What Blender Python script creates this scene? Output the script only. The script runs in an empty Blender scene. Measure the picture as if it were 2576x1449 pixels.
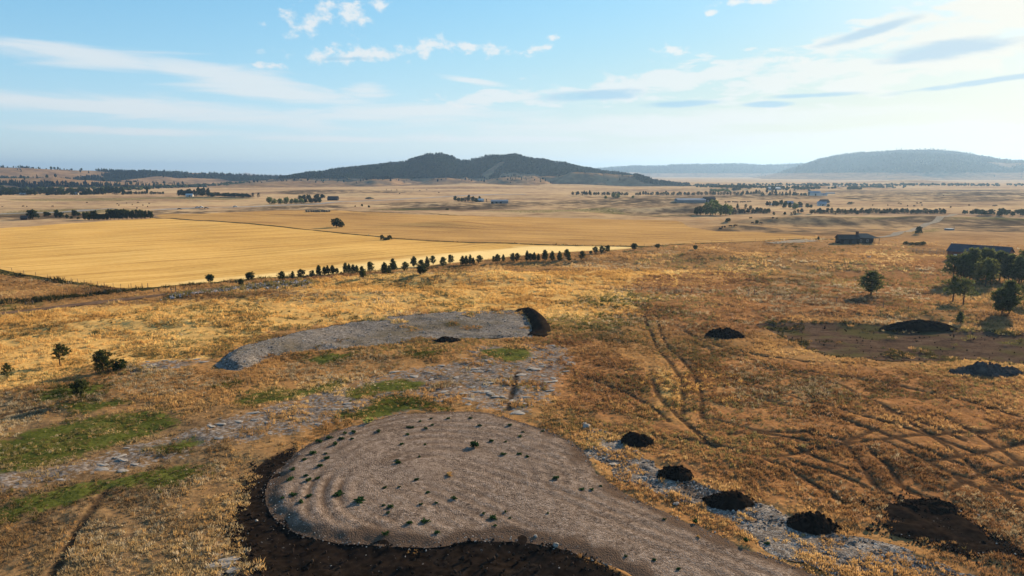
import bpy, math, random
import numpy as np
from mathutils import Vector, Matrix
from mathutils.geometry import delaunay_2d_cdt

random.seed(7)
RNG = np.random.default_rng(11)
S = bpy.context.scene
COL = S.collection
R = math.radians

# ------------------------------------------------------------------ camera
FPX = 1716.0            # focal length in pixels of a 2575 x 1449 picture
HORIZON = 437.5         # row of the horizon in that picture
CAM_Z = 36.0
PITCH = math.atan((724.5 - HORIZON) / FPX)
cam_d = bpy.data.cameras.new("camera")
cam = bpy.data.objects.new("camera", cam_d)
COL.objects.link(cam)
cam.location = (0, 0, CAM_Z)
cam.rotation_euler = (math.pi / 2 - PITCH, 0, 0)
cam_d.sensor_width = 36.0
cam_d.lens = 36.0 * FPX / 2575.0
cam_d.clip_start = 0.5
cam_d.clip_end = 80000
S.camera = cam


def ray(u, v):
    """world direction seen at a place of the 2575 x 1449 picture"""
    u = np.asarray(u, float); v = np.asarray(v, float)
    x = u - 1287.5; up = 724.5 - v
    c, s = math.cos(PITCH), math.sin(PITCH)
    return x, FPX * c + up * s, -FPX * s + up * c


# ------------------------------------------------------------------ light
SUN_AZ, SUN_EL = R(43), R(20)
S.view_settings.view_transform = 'Standard'
S.view_settings.look = 'None'
S.view_settings.gamma = 1.0
S.view_settings.use_curve_mapping = False
S.view_settings.exposure = 1.06

sun_d = bpy.data.lights.new("sun", 'SUN')
sun_d.energy = 5.0
sun_d.angle = R(0.6)
sun_d.color = (1.0, 0.80, 0.54)
sun = bpy.data.objects.new("sun", sun_d)
COL.objects.link(sun)
sun_vec = Vector((math.sin(SUN_AZ) * math.cos(SUN_EL), math.cos(SUN_AZ) * math.cos(SUN_EL), math.sin(SUN_EL)))
sun.rotation_euler = (-sun_vec).to_track_quat('-Z', 'Y').to_euler()
sun.location = sun_vec * 2000


class NT:
    """small helper to write node trees"""
    def __init__(self, tree):
        self.t = tree
        tree.nodes.clear()

    def n(self, kind, _set=None, **ins):
        nd = self.t.nodes.new(kind)
        for k, v in (_set or {}).items():
            setattr(nd, k, v)
        for k, v in ins.items():
            key = int(k[1:]) if k[0] == 'i' and k[1:].isdigit() else k.replace('_', ' ')
            self.put(nd.inputs[key], v)
        return nd

    def put(self, sock, v):
        if isinstance(v, bpy.types.Node):
            v = v.outputs[0]
        if isinstance(v, bpy.types.NodeSocket):
            self.t.links.new(v, sock)
        else:
            if sock.type == 'RGBA' and isinstance(v, (tuple, list)) and len(v) == 3:
                v = (*v, 1)
            sock.default_value = v

    def m(self, op, a, b=0.0, c=0.0, clamp=False):
        return self.n('ShaderNodeMath', dict(operation=op, use_clamp=clamp), i0=a, i1=b, i2=c).outputs[0]

    def sstep(self, x, lo, hi):
        return self.n('ShaderNodeMapRange', dict(interpolation_type='SMOOTHSTEP'),
                      i0=x, i1=lo, i2=hi, i3=0.0, i4=1.0).outputs[0]

    def mix(self, f, a, b, mode='MIX'):
        nd = self.t.nodes.new('ShaderNodeMix')
        nd.data_type = 'RGBA'; nd.blend_type = mode
        self.put(nd.inputs[0], f); self.put(nd.inputs[6], a); self.put(nd.inputs[7], b)
        return nd.outputs[2]

    def ramp(self, x, stops, interp='LINEAR'):
        nd = self.n('ShaderNodeValToRGB', i0=x)
        cr = nd.color_ramp; cr.interpolation = interp
        while len(cr.elements) < len(stops):
            cr.elements.new(0.5)
        for e, (p, c) in zip(cr.elements, stops):
            e.position = p; e.color = (*c, 1)
        return nd.outputs[0]

    def noise(self, vec, scale, detail=3.0, rough=0.55, dist=0.0):
        return self.n('ShaderNodeTexNoise', Vector=vec, Scale=scale, Detail=detail, Roughness=rough, Distortion=dist).outputs[0]

    def scaled(self, vec, s):
        return self.n('ShaderNodeVectorMath', dict(operation='MULTIPLY'), i0=vec, i1=s).outputs[0]


# ------------------------------------------------------------------ sky
world = bpy.data.worlds.new("World")
S.world = world
world.use_nodes = True
w = NT(world.node_tree)
sky = w.n('ShaderNodeTexSky', dict(sky_type='NISHITA', sun_disc=False, sun_elevation=SUN_EL, sun_rotation=SUN_AZ,
                                   altitude=1100.0, air_density=1.0, dust_density=0.12, ozone_density=1.6))
tc = w.n('ShaderNodeTexCoord').outputs['Generated']
sep = w.n('ShaderNodeSeparateXYZ', i0=tc)
az = w.m('MULTIPLY', w.m('ARCTAN2', sep.outputs[0], sep.outputs[1]), 180 / math.pi)
el = w.m('MULTIPLY', w.m('ARCSINE', sep.outputs[2]), 180 / math.pi)
comb = w.n('ShaderNodeCombineXYZ', i0=az, i1=el, i2=0.0).outputs[0]


def azel(u, v):
    x, y, z = ray(u, v)
    return math.degrees(math.atan2(x, y)), math.degrees(math.atan2(z, math.hypot(x, y)))


puff = w.n('ShaderNodeTexNoise', Vector=w.scaled(comb, (1.0, 1.5, 1)), Scale=0.75, Detail=8.0, Roughness=0.62).outputs[0]
streak = w.n('ShaderNodeTexNoise', Vector=w.scaled(comb, (0.11, 1.0, 1)), Scale=1.0, Detail=7.0, Roughness=0.6, Distortion=0.6).outputs[0]
mid = w.n('ShaderNodeTexNoise', Vector=w.scaled(comb, (0.35, 1.3, 1)), Scale=0.8, Detail=8.0, Roughness=0.6, Distortion=0.3).outputs[0]


def blob(u, v, du, dv, rot=0.0):
    """soft patch of the sky around a direction, half-widths given in the picture's pixels"""
    a0, e0 = azel(u, v)
    k = 180 / math.pi / FPX
    ca, sa = math.cos(R(rot)), math.sin(R(rot))
    da = w.m('SUBTRACT', az, a0); de = w.m('SUBTRACT', el, e0)
    p = w.m('MULTIPLY', w.m('ADD', w.m('MULTIPLY', da, ca), w.m('MULTIPLY', de, sa)), 1 / (du * k))
    q = w.m('MULTIPLY', w.m('SUBTRACT', w.m('MULTIPLY', de, ca), w.m('MULTIPLY', da, sa)), 1 / (dv * k))
    d2 = w.m('ADD', w.m('MULTIPLY', p, p), w.m('MULTIPLY', q, q))
    return w.m('EXPONENT', w.m('MULTIPLY', d2, -1.0))


def union(items):
    out = items[0]
    for i in items[1:]:
        out = w.m('MAXIMUM', out, i)
    return out


g_puff = union([blob(800, 40, 95, 30, 38), blob(735, 55, 30, 30, 0), blob(890, 40, 40, 60, 60), blob(950, 10, 25, 22),
                blob(890, 138, 190, 26, 4), blob(1085, 118, 75, 28, 8), blob(1240, 125, 55, 20), blob(1175, 122, 35, 18),
                blob(1345, 128, 62, 14, 12), blob(1390, 95, 22, 9), blob(670, 165, 55, 12), blob(1690, 130, 60, 16),
                blob(1900, 2, 110, 12), blob(1790, 33, 16, 9), blob(660, 62, 16, 10), blob(2000, 150, 60, 12)])
m_puff = w.sstep(w.m('ADD', w.m('MULTIPLY', g_puff, 0.62), w.m('MULTIPLY', w.m('SUBTRACT', puff, 0.5), 1.7)), 0.29, 0.72)
g_str = union([blob(190, 140, 260, 32, -3), blob(560, 190, 300, 34, -8), blob(700, 235, 240, 26, -5), blob(280, 268, 640, 32, -2),
               blob(1000, 285, 420, 26, 2), blob(1700, 310, 620, 34, 1), blob(1250, 350, 330, 12, 0), blob(820, 350, 260, 9, 0),
               blob(1170, 200, 110, 9, -8), blob(330, 330, 330, 12, 0), blob(920, 225, 75, 22), blob(2150, 350, 520, 40, 2)])
g_str = w.m('MAXIMUM', g_str, w.m('MULTIPLY', w.sstep(el, 13.0, 26.0), 0.38))     # unseen streaks added overhead to whiten the blue sky fill
m_str = w.sstep(w.m('ADD', w.m('MULTIPLY', g_str, 0.8), w.m('MULTIPLY', w.m('SUBTRACT', streak, 0.5), 1.35)), 0.24, 0.78)
g_mid = union([blob(1550, 225, 260, 42, 4), blob(1750, 190, 300, 46, 7), blob(2050, 185, 360, 46, 8), blob(2330, 160, 330, 60, 12),
               blob(2450, 60, 260, 80, 10), blob(1250, 250, 170, 28, 2), blob(2180, 80, 160, 40, 16)])
m_mid = w.sstep(w.m('ADD', w.m('MULTIPLY', g_mid, 0.72), w.m('MULTIPLY', w.m('SUBTRACT', mid, 0.5), 1.9)), 0.34, 0.66)
g_grey = union([blob(1490, 240, 165, 18, 2), blob(1700, 262, 120, 11, 2), blob(1940, 262, 75, 9, 0), blob(2190, 78, 120, 15, 13),
                blob(2380, 125, 170, 26, 4), blob(2480, 205, 220, 9, 5), blob(880, 148, 90, 8, 3), blob(2050, 240, 130, 8)])
m_grey = w.sstep(w.m('ADD', w.m('MULTIPLY', g_grey, 0.8), w.m('MULTIPLY', w.m('SUBTRACT', mid, 0.5), 0.9)), 0.34, 0.72)
# clouds brighten towards the sun, as thin water cloud does
sund = w.n('ShaderNodeVectorMath', dict(operation='DOT_PRODUCT'), i0=tc, i1=tuple(sun_vec)).outputs[1]
glow = w.m('POWER', w.m('MAXIMUM', sund, 0.0), 14.0)
SKY_GAIN = 0.118
hazy = w.m('SUBTRACT', 1.0, w.sstep(el, 1.0, 15.0))
base = w.n('ShaderNodeHueSaturation', Hue=0.497, Saturation=1.22, Value=1.0, Color=sky).outputs[0]
lin = w.n('ShaderNodeSeparateColor', i0=base)
# the hazy clear sky has a soft shoulder, the same in every direction
chan = []
for k_, tint_, top_ in ((0, 0.94, 0.435), (1, 1.22, 0.480), (2, 1.42, 0.525)):
    e_ = w.m('EXPONENT', w.m('MULTIPLY', lin.outputs[k_], -SKY_GAIN * tint_ / top_))
    chan.append(w.m('MULTIPLY', w.m('SUBTRACT', 1.0, e_), top_))
skyraw = w.n('ShaderNodeCombineColor', i0=chan[0], i1=chan[1], i2=chan[2]).outputs[0]
warm = w.m('MULTIPLY', w.m('POWER', w.m('MAXIMUM', sund, 0.0), 3.5), hazy)
aure = w.m('MULTIPLY', w.m('POWER', w.m('MAXIMUM', sund, 0.0), 26.0), 0.75, clamp=True)
skycol = w.mix(warm, skyraw, w.mix(1.0, skyraw, (1.10, 0.82, 0.47), 'MULTIPLY'))
white = w.mix(glow, (0.43, 0.435, 0.43), (0.49, 0.445, 0.36))
skycol = w.mix(aure, skycol, (0.60, 0.56, 0.48))       # bright aureole round the low sun
c1 = w.mix(w.m('MULTIPLY', m_str, 0.72), skycol, white)
c2 = w.mix(w.m('MULTIPLY', m_mid, 0.75), c1, white)
c3 = w.mix(w.m('MULTIPLY', m_puff, 0.85), c2, white)
c4 = w.mix(w.m('MULTIPLY', m_grey, 0.8), c3, w.mix(glow, (0.18, 0.305, 0.395), (0.26, 0.315, 0.36)))
bg = w.n('ShaderNodeBackground', Color=c4, Strength=1.0)
out = w.n('ShaderNodeOutputWorld', Surface=bg.outputs[0])
# the sky texture's own strength (SKY_GAIN) lies inside the 0.05 .. 0.15 range; clouds are added on top of it
world.cycles.sampling_method = 'MANUAL'
world.cycles.sample_map_resolution = 512


# ------------------------------------------------------------------ noise in numpy
def _hash(ix, iy, seed):
    h = (ix.astype(np.int64) * 374761393 + iy.astype(np.int64) * 668265263 + seed * 974634777) & 0xFFFFFFFF
    h = ((h ^ (h >> 13)) * 1274126177) & 0xFFFFFFFF
    return ((h ^ (h >> 16)) & 0xFFFFFF) / float(0xFFFFFF)


def vnoise(x, y, seed=0):
    ix = np.floor(x); iy = np.floor(y)
    fx = x - ix; fy = y - iy
    fx = fx * fx * fx * (fx * (fx * 6 - 15) + 10); fy = fy * fy * fy * (fy * (fy * 6 - 15) + 10)
    a = _hash(ix, iy, seed); b = _hash(ix + 1, iy, seed); c = _hash(ix, iy + 1, seed); d = _hash(ix + 1, iy + 1, seed)
    return (a + (b - a) * fx) * (1 - fy) + (c + (d - c) * fx) * fy - 0.5


def fbm(x, y, wl, octv=4, seed=0, gain=0.5):
    out = 0; amp = 1; f = 1.0 / wl
    for o in range(octv):
        ca, sa = math.cos(o * 1.3 + 0.4), math.sin(o * 1.3 + 0.4)
        out = out + amp * vnoise((x * ca - y * sa) * f, (x * sa + y * ca) * f, seed + o * 17)
        amp *= gain; f *= 2.03
    return out          # about -1 .. 1, mostly -0.6 .. 0.6


def sst(x, a, b):
    t = np.clip((x - a) / (b - a), 0, 1)
    return t * t * (3 - 2 * t)


# ------------------------------------------------------------------ the lie of the land
def flat_at(u, v, z=0.0):
    x, y, dz = ray(u, v)
    t = (CAM_Z - z) / np.maximum(-dz, 1e-3)
    return x * t, y * t


ROLLS = []       # low swells of the plain: x, y, half-length, half-width, height, angle


def roll(u, v, du, width, height, ang=0.0):
    x, y = flat_at(u, v)
    ROLLS.append((float(x), float(y), du * float(y) / FPX, width, height * 1.35, R(ang)))


for a in [(2040, 563, 220, 15, 4.2, -4), (2290, 556, 90, 14, 2.4, 0), (1880, 575, 90, 14, 1.8, 0), (2450, 556, 190, 26, 2.5, 0),
          (1120, 568, 150, 16, 2.2, -3), (1600, 534, 220, 18, 3.6, 0), (1800, 534, 120, 18, 3.2, 0), (1430, 540, 90, 20, 1.8, 0),
          (1600, 508, 240, 40, 3.6, 0), (1130, 518, 110, 18, 3.4, 3), (1260, 522, 120, 16, 3.0, 0), (1380, 500, 150, 30, 2.6, 0),
          (500, 508, 420, 40, 2.0, 0), (1900, 500, 260, 40, 2.2, 0), (2300, 500, 330, 50, 3.0, 0), (800, 487, 320, 60, 4.0, 0),
          (1250, 474, 420, 120, 5.0, 0), (1800, 478, 260, 110, 4.0, 0),
          (330, 815, 260, 7, 0.9, 8), (120, 1000, 260, 5, 0.7, 9), (1150, 705, 330, 9, 1.3, 3), (1850, 655, 520, 12, 1.8, 3),
          (2150, 670, 420, 14, 1.4, -3), (1250, 700, 90, 6, 0.8, 8), (2250, 790, 300, 6, 0.7, -4), (900, 740, 420, 9, 0.9, 5)]:
    roll(*a)
_rr = random.Random(3)
for _ in range(70):
    v_ = 443 + 150 * _rr.random() ** 1.8 + 16
    u_ = _rr.uniform(-200, 2775)
    if v_ > 548 and u_ < 2000:
        continue
    d_ = float(flat_at(u_, v_)[1])
    roll(u_, v_, _rr.uniform(60, 220), d_ * _rr.uniform(0.010, 0.024), d_ * _rr.uniform(0.0014, 0.0034), _rr.uniform(-6, 6))


def height(x, y):
    x = np.asarray(x, float); y = np.asarray(y, float)
    r = np.hypot(x, y)
    z = fbm(x, y, 34.0, 4, 3) * 0.75 * sst(r, 20, 60)
    z = z + fbm(x, y, 260.0, 3, 9) * 2.2 * sst(r, 220, 700)
    z = z + fbm(x, y, 900.0, 2, 12) * 5.0 * sst(r, 900, 2500) * (1 - sst(r, 5000, 9000))
    for (cx, cy, L, W, H, an) in ROLLS:
        sel = (np.abs(x - cx) < 3 * L + 3 * W) & (np.abs(y - cy) < 3 * L * abs(math.sin(an)) + 3.2 * W + 5)
        if np.any(sel):
            dx = x[sel] - cx if x.ndim else x - cx
            dy = y[sel] - cy if y.ndim else y - cy
            p = (dx * math.cos(an) + dy * math.sin(an)) / L
            q = (-dx * math.sin(an) + dy * math.cos(an)) / W
            q = q + 0.5 * fbm(dx + cx, dy + cy, W * 4, 2, 5)
            g = H * np.exp(-p * p - q * q)
            if x.ndim:
                z[sel] += g
            else:
                z = z + g
    return z


def at(u, v):
    """ground point seen at a place of the picture"""
    u = np.atleast_1d(np.asarray(u, float)); v = np.atleast_1d(np.asarray(v, float))
    z = np.zeros_like(u)
    for _ in range(14):
        x, y = flat_at(u, v, z)
        z = 0.5 * z + 0.5 * height(x, y)
    return x, y


def at1(u, v):
    x, y = at(u, v)
    return float(x[0]), float(y[0]), float(height(x, y)[0])


def px2m(y, px):
    return px * y / FPX


def smooth_poly(pts, closed=True, step=None, rough=0.0, seed=0):
    """pixel outline -> world outline, rounded (Catmull-Rom) and slightly ragged"""
    uv = np.array(pts, float)
    X, Y = at(uv[:, 0], uv[:, 1])
    P = np.stack([X, Y], 1)
    n = len(P); out = []
    rng = range(n) if closed else range(n - 1)
    for i in rng:
        if closed:
            p0, p1, p2, p3 = P[(i - 1) % n], P[i], P[(i + 1) % n], P[(i + 2) % n]
        else:
            p0, p1, p2, p3 = P[max(i - 1, 0)], P[i], P[i + 1], P[min(i + 2, n - 1)]
        L = np.hypot(*(p2 - p1)); k = max(1, int(round(L / step))) if step else 4
        for j in range(k):
            t = j / k
            out.append(0.5 * ((2 * p1) + (-p0 + p2) * t + (2 * p0 - 5 * p1 + 4 * p2 - p3) * t * t + (-p0 + 3 * p1 - 3 * p2 + p3) * t ** 3))
    if not closed:
        out.append(P[-1])
    Q = np.array(out)
    if rough > 0:
        Q = Q + rough * np.stack([fbm(Q[:, 0], Q[:, 1], 4.5, 3, seed + 1), fbm(Q[:, 0], Q[:, 1], 4.5, 3, seed + 2)], 1)
    return Q


def straight_poly(pts, step=6.0):
    uv = np.array(pts, float)
    X, Y = at(uv[:, 0], uv[:, 1])
    P = np.stack([X, Y], 1); out = []
    for i in range(len(P)):
        a, b = P[i], P[(i + 1) % len(P)]
        k = max(1, int(np.hypot(*(b - a)) / step))
        for j in range(k):
            out.append(a + (b - a) * j / k)
    return np.array(out)


def sdf(poly, x, y, margin=8.0):
    """signed distance (inside positive); -margin outside the poly's box"""
    out = np.full(x.shape, -margin)
    lo = poly.min(0) - margin; hi = poly.max(0) + margin
    sel = (x > lo[0]) & (x < hi[0]) & (y > lo[1]) & (y < hi[1])
    if not np.any(sel):
        return out
    px, py = x[sel], y[sel]
    best = np.full(px.shape, 1e18); ins = np.zeros(px.shape, bool)
    n = len(poly)
    for i in range(n):
        ax, ay = poly[i]; bx, by = poly[(i + 1) % n]
        ex, ey = bx - ax, by - ay
        L2 = ex * ex + ey * ey + 1e-12
        t = np.clip(((px - ax) * ex + (py - ay) * ey) / L2, 0, 1)
        best = np.minimum(best, (px - ax - t * ex) ** 2 + (py - ay - t * ey) ** 2)
        if ay != by:
            c = ((ay > py) != (by > py)) & (px < (bx - ax) * (py - ay) / (by - ay) + ax)
            ins ^= c
    d = np.sqrt(best)
    out[sel] = np.where(ins, d, -np.minimum(d, margin))
    return out


def line_dist(line, x, y, margin=6.0):
    out = np.full(x.shape, margin)
    lo = line.min(0) - margin; hi = line.max(0) + margin
    sel = (x > lo[0]) & (x < hi[0]) & (y > lo[1]) & (y < hi[1])
    if not np.any(sel):
        return out
    px, py = x[sel], y[sel]; best = np.full(px.shape, margin ** 2)
    for i in range(len(line) - 1):
        ax, ay = line[i]; bx, by = line[i + 1]
        ex, ey = bx - ax, by - ay
        t = np.clip(((px - ax) * ex + (py - ay) * ey) / (ex * ex + ey * ey + 1e-12), 0, 1)
        best = np.minimum(best, (px - ax - t * ex) ** 2 + (py - ay - t * ey) ** 2)
    out[sel] = np.sqrt(best)
    return out


# outlines ---------------------------------------------------------
PAD = smooth_poly([(1130, 1036), (1000, 1044), (900, 1068), (800, 1104), (725, 1150), (684, 1200), (668, 1250), (682, 1296), (730, 1332),
                   (800, 1354), (900, 1370), (1000, 1376), (1100, 1372), (1200, 1360), (1300, 1364), (1400, 1381), (1500, 1410),
                   (1580, 1448), (1680, 1520), (1850, 1660), (2150, 1760), (2420, 1620), (2220, 1512), (2060, 1449),
                   (1960, 1410), (1860, 1372), (1760, 1328), (1660, 1284), (1580, 1244), (1530, 1208), (1498, 1168),
                   (1462, 1128), (1400, 1093), (1300, 1059), (1215, 1040)], step=0.6, rough=0.5)
PAD2 = smooth_poly([(1312, 782), (1200, 783), (1100, 787), (1000, 795), (900, 808), (800, 828), (700, 850), (620, 872), (568, 892), (545, 914),
                    (560, 930), (600, 932), (640, 921), (690, 898), (780, 884), (880, 877), (980, 867), (1080, 860), (1170, 853), (1260, 851),
                    (1335, 848), (1332, 815)], step=0.7, rough=0.9, seed=4)
SOIL = smooth_poly([(745, 1125), (690, 1145), (640, 1185), (600, 1245), (580, 1310), (588, 1370), (612, 1420), (650, 1470), (700, 1560), (1100, 1640),
                    (1560, 1600), (1720, 1560), (1660, 1500), (1560, 1440), (1460, 1400), (1300, 1330), (1100, 1340), (900, 1340), (780, 1320),
                    (720, 1290), (705, 1250), (720, 1190)], step=0.8, rough=0.9, seed=8)
SOIL2 = smooth_poly([(2215, 1268), (2290, 1256), (2360, 1268), (2425, 1292), (2480, 1330), (2560, 1372), (2640, 1410), (2600, 1425), (2500, 1392), (2420, 1396),
                     (2330, 1362), (2250, 1345), (2222, 1310)], step=0.8, rough=1.0, seed=12)
DIRT = smooth_poly([(1905, 815), (2000, 811), (2120, 813), (2240, 820), (2430, 828), (2600, 838), (2800, 850), (2800, 935), (2600, 922), (2450, 907),
                    (2330, 908), (2200, 905), (2090, 893), (2000, 864), (1945, 838)], step=1.2, rough=0.8, seed=15)
RUBBLE = smooth_poly([(1470, 1072), (1520, 1080), (1575, 1118), (1640, 1165), (1720, 1205), (1800, 1238), (1900, 1268), (1990, 1300), (2100, 1330), (2180, 1352),
                      (2290, 1385), (2420, 1440), (2560, 1500), (2420, 1600), (2230, 1502), (2080, 1440), (1960, 1396), (1880, 1352), (1790, 1300), (1720, 1272),
                      (1640, 1232), (1560, 1205), (1520, 1165), (1478, 1115)], step=0.6, rough=2.2, seed=19)
FIELD_A = straight_poly([(-260, 590), (0, 574), (200, 561), (385, 549), (560, 559), (700, 571), (850, 587), (985, 601), (1180, 611.5), (1400, 618), (1608, 622),
                         (1560, 628), (1400, 636), (1200, 655), (1000, 676), (820, 691), (640, 700.5), (430, 719), (330, 727), (250, 719), (170, 707), (60, 690), (0, 677), (-260, 650)])
FIELD_B = straight_poly([(390, 541.5), (560, 535), (720, 529), (860, 530), (1010, 538), (1240, 545), (1420, 549), (1700, 555), (1735, 572), (1800, 582), (1900, 584), (1985, 588),
                         (2080, 600), (1900, 607), (1750, 611), (1620, 619.5), (1400, 615.5), (1180, 609), (985, 598.5), (850, 584.5), (700, 568.5), (560, 556.5), (400, 546.5)])
PALE = smooth_poly([(1610, 622), (1500, 619.5), (1350, 620), (1200, 632), (1000, 652), (820, 676), (640, 692), (430, 713), (430, 719.5), (640, 701.5), (820, 692),
                    (1000, 677), (1200, 656), (1400, 637)], step=6)
GREEN = [smooth_poly(p, step=1.2, rough=3.2, seed=30 + i) for i, p in enumerate([
    [(-60, 1120), (80, 1085), (250, 1045), (400, 1040), (460, 1055), (440, 1085), (330, 1115), (200, 1150), (60, 1180), (-60, 1170)],
    [(370, 1125), (460, 1100), (475, 1115), (400, 1145)],
    [(-40, 1260), (160, 1225), (300, 1195), (420, 1180), (540, 1185), (480, 1205), (300, 1230), (150, 1265), (-40, 1320)],
    [(590, 1010), (640, 985), (730, 975), (860, 958), (880, 968), (800, 995), (700, 1010), (610, 1022)],
    [(880, 985), (960, 960), (1050, 950), (1040, 975), (960, 985), (900, 1000)],
    [(850, 1045), (930, 1015), (1010, 1000), (1110, 1025), (1060, 1035), (950, 1052)],
    [(770, 905), (830, 890), (900, 893), (850, 912)], [(1010, 890), (1050, 880), (1100, 882), (1060, 900)],
    [(75, 1000), (160, 975), (250, 965), (230, 985), (120, 1008)], [(150, 1022), (260, 1005), (300, 1012), (220, 1032), (150, 1032)],
    [(1220, 880), (1310, 880), (1320, 905), (1240, 905)], [(520, 968), (590, 955), (600, 965), (540, 978)],
    [(1360, 800), (1480, 790), (1600, 805), (1560, 832), (1420, 838)], [(1400, 760), (1560, 740), (1700, 742), (1600, 770), (1450, 775)],
    [(1880, 812), (1960, 806), (1990, 822), (1900, 830)], [(-40, 762), (90, 755), (160, 756), (60, 775), (-40, 788)]])]
WEEDY = [smooth_poly(p, step=2, rough=0.8, seed=60 + i) for i, p in enumerate([
    [(-60, 655), (0, 673), (60, 688), (170, 706), (310, 726), (345, 726), (250, 722), (160, 713), (50, 697), (0, 691), (-60, 684)],
    [(-60, 762), (0, 757), (160, 745), (300, 731), (430, 718), (640, 700), (800, 690), (1000, 674), (1000, 678), (800, 695), (640, 704), (430, 724), (300, 738), (160, 752), (0, 766), (-60, 774)]])]
BARE = [smooth_poly(p, step=2, rough=1.5, seed=80 + i) for i, p in enumerate([
    [(-60, 1170), (200, 1150), (420, 1090), (560, 1045), (700, 1010), (860, 960), (1060, 920), (1240, 900), (1330, 920), (1300, 970), (1180, 1000), (1060, 1045), (880, 1065),
     (760, 1090), (620, 1110), (520, 1130), (440, 1165), (240, 1200), (60, 1240), (-60, 1260)],
    [(1200, 870), (1430, 870), (1430, 950), (1340, 1040), (1200, 1030), (1120, 990), (1150, 930)],
    [(500, 1420), (620, 1400), (700, 1449), (640, 1520), (520, 1520)], [(280, 925), (420, 905), (540, 905), (440, 930), (320, 945)]])]
RED = [smooth_poly(p, step=4, rough=2, seed=100 + i) for i, p in enumerate([
    [(1340, 925), (1500, 880), (1620, 930), (1640, 1010), (1560, 1060), (1420, 1020)], [(1500, 1060), (1900, 1100), (2300, 1180), (2700, 1260), (2700, 1560), (2450, 1440), (2150, 1300), (1900, 1250), (1700, 1190)],
    [(1700, 880), (1900, 900), (2250, 930), (2640, 980), (2700, 1260), (2400, 1300), (2150, 1200), (1900, 1160), (1760, 1100)], [(1940, 720), (2360, 650), (2380, 760), (2200, 790), (1960, 780)], [(1600, 700), (1900, 690), (2000, 800), (1700, 830)],
    [(1300, 850), (1500, 850), (1480, 875), (1300, 870)], [(640, 705), (980, 682), (980, 690), (640, 716)], [(1560, 1205), (1760, 1290), (1900, 1335), (1850, 1350), (1640, 1262), (1540, 1215)]])]
GOLD = [smooth_poly(p, step=4, rough=2, seed=130 + i) for i, p in enumerate([
    [(-60, 800), (300, 770), (700, 745), (1000, 740), (1000, 790), (700, 830), (520, 900), (250, 920), (-60, 980)], [(1000, 730), (1250, 720), (1550, 735), (1350, 780), (1050, 780)],
    [(1650, 940), (1760, 920), (1830, 960), (1800, 1020), (1690, 1020)],
    [(700, 715), (1000, 690), (1500, 680), (1900, 690), (1700, 720), (1200, 735), (800, 745)], [(1250, 760), (1500, 735), (1700, 745), (1560, 790), (1380, 800)]])]


def trk(pts, ox, oy, sc):
    return smooth_poly([((ox + a / sc) / 1.1988, (oy + b / sc) / 1.1988) for a, b in pts], closed=False, step=1.2, rough=0.25)


TRACKS = [smooth_poly(p, closed=False, step=1.2, rough=0.2) for p in [
    [(1618, 795), (1638, 840), (1660, 885), (1695, 925), (1714, 970), (1718, 1040)], [(1650, 795), (1664, 840), (1686, 880), (1730, 920), (1757, 970), (1766, 1050)],
    [(1640, 952), (1662, 1002), (1712, 1050), (1790, 1120)], [(0, 1048), (60, 1035), (110, 1028)], [(130, 1449), (185, 1350), (220, 1300), (270, 1230)]]]
TRACKS += [smooth_poly(p, closed=False, step=1.2, rough=0.3) for p in [
    [(1900, 1000), (2100, 1050), (2300, 1120), (2575, 1230)], [(1850, 962), (2050, 1012), (2300, 1082), (2600, 1190)], [(2100, 960), (2250, 1040), (2420, 1150), (2575, 1290)],
    [(1700, 1100), (1850, 1132), (2000, 1190), (2120, 1262)], [(2000, 930), (2200, 960), (2400, 1000), (2600, 1060)], [(1950, 1150), (2150, 1112), (2350, 1090), (2600, 1080)],
    [(1300, 935), (1290, 980), (1275, 1030)], [(1470, 950), (1600, 1000), (1680, 1060)]]]
TRACKS += [trk(p, 1650, 850, 2.8975) for p in [[(1200, 430), (1300, 490), (1500, 560), (1900, 650), (2318, 700)], [(1500, 1210), (1700, 1260), (1900, 1300), (2318, 1310)],
                                               [(1600, 1330), (1800, 1300), (1950, 1330), (2318, 1390)]]]
TRACKS += [trk(p, 2300, 1250, 2.976) for p in [
    [(0, 150), (300, 160), (700, 230)], [(0, 210), (250, 230), (600, 330)], [(730, 240), (880, 180), (1000, 130)], [(770, 290), (880, 430), (970, 580), (1040, 660), (1230, 760)],
    [(970, 310), (1130, 470), (1250, 640), (1530, 750)], [(1100, 240), (1400, 380), (1700, 540), (1870, 570)], [(1870, 570), (2100, 480), (2342, 430), (2600, 380)],
    [(1500, 420), (1780, 590)], [(1640, 690), (1790, 600)], [(1560, 0), (1850, 130), (2100, 290), (2342, 450)], [(1960, 170), (2100, 130), (2342, 60)],
    [(2600, 500), (2342, 560), (2120, 620), (1980, 700)], [(1850, 600), (2000, 690), (2342, 730)], [(300, 300), (560, 420), (900, 520)], [(200, 400), (600, 520), (900, 640)],
    [(1000, -120), (1400, 60), (1800, 220)], [(2342, 250), (2000, 330), (1700, 380), (1500, 420)]]]
TWO_TRACK = smooth_poly([(-120, 808), (0, 790), (120, 776), (250, 761), (430, 740), (520, 728), (640, 722)], closed=False, step=3)
FENCE_LINES = [smooth_poly([(385, 548), (560, 557.5), (700, 570), (850, 586), (985, 600), (1180, 610.5), (1400, 617), (1612, 620.8)], closed=False, step=12),
               smooth_poly([(800, 527), (1000, 535.5), (1240, 547), (1320, 547), (1560, 554)], closed=False, step=15),
               smooth_poly([(1610, 621), (1760, 611.5), (1900, 606.5), (2040, 601.5), (2100, 602)], closed=False, step=12)]
HIGHWAY = smooth_poly([(-260, 546), (0, 539), (150, 535), (400, 528), (592, 521.5), (672, 518), (800, 513), (917, 506), (1053, 498.5), (1170, 492), (1320, 489)], closed=False, step=20)
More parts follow.
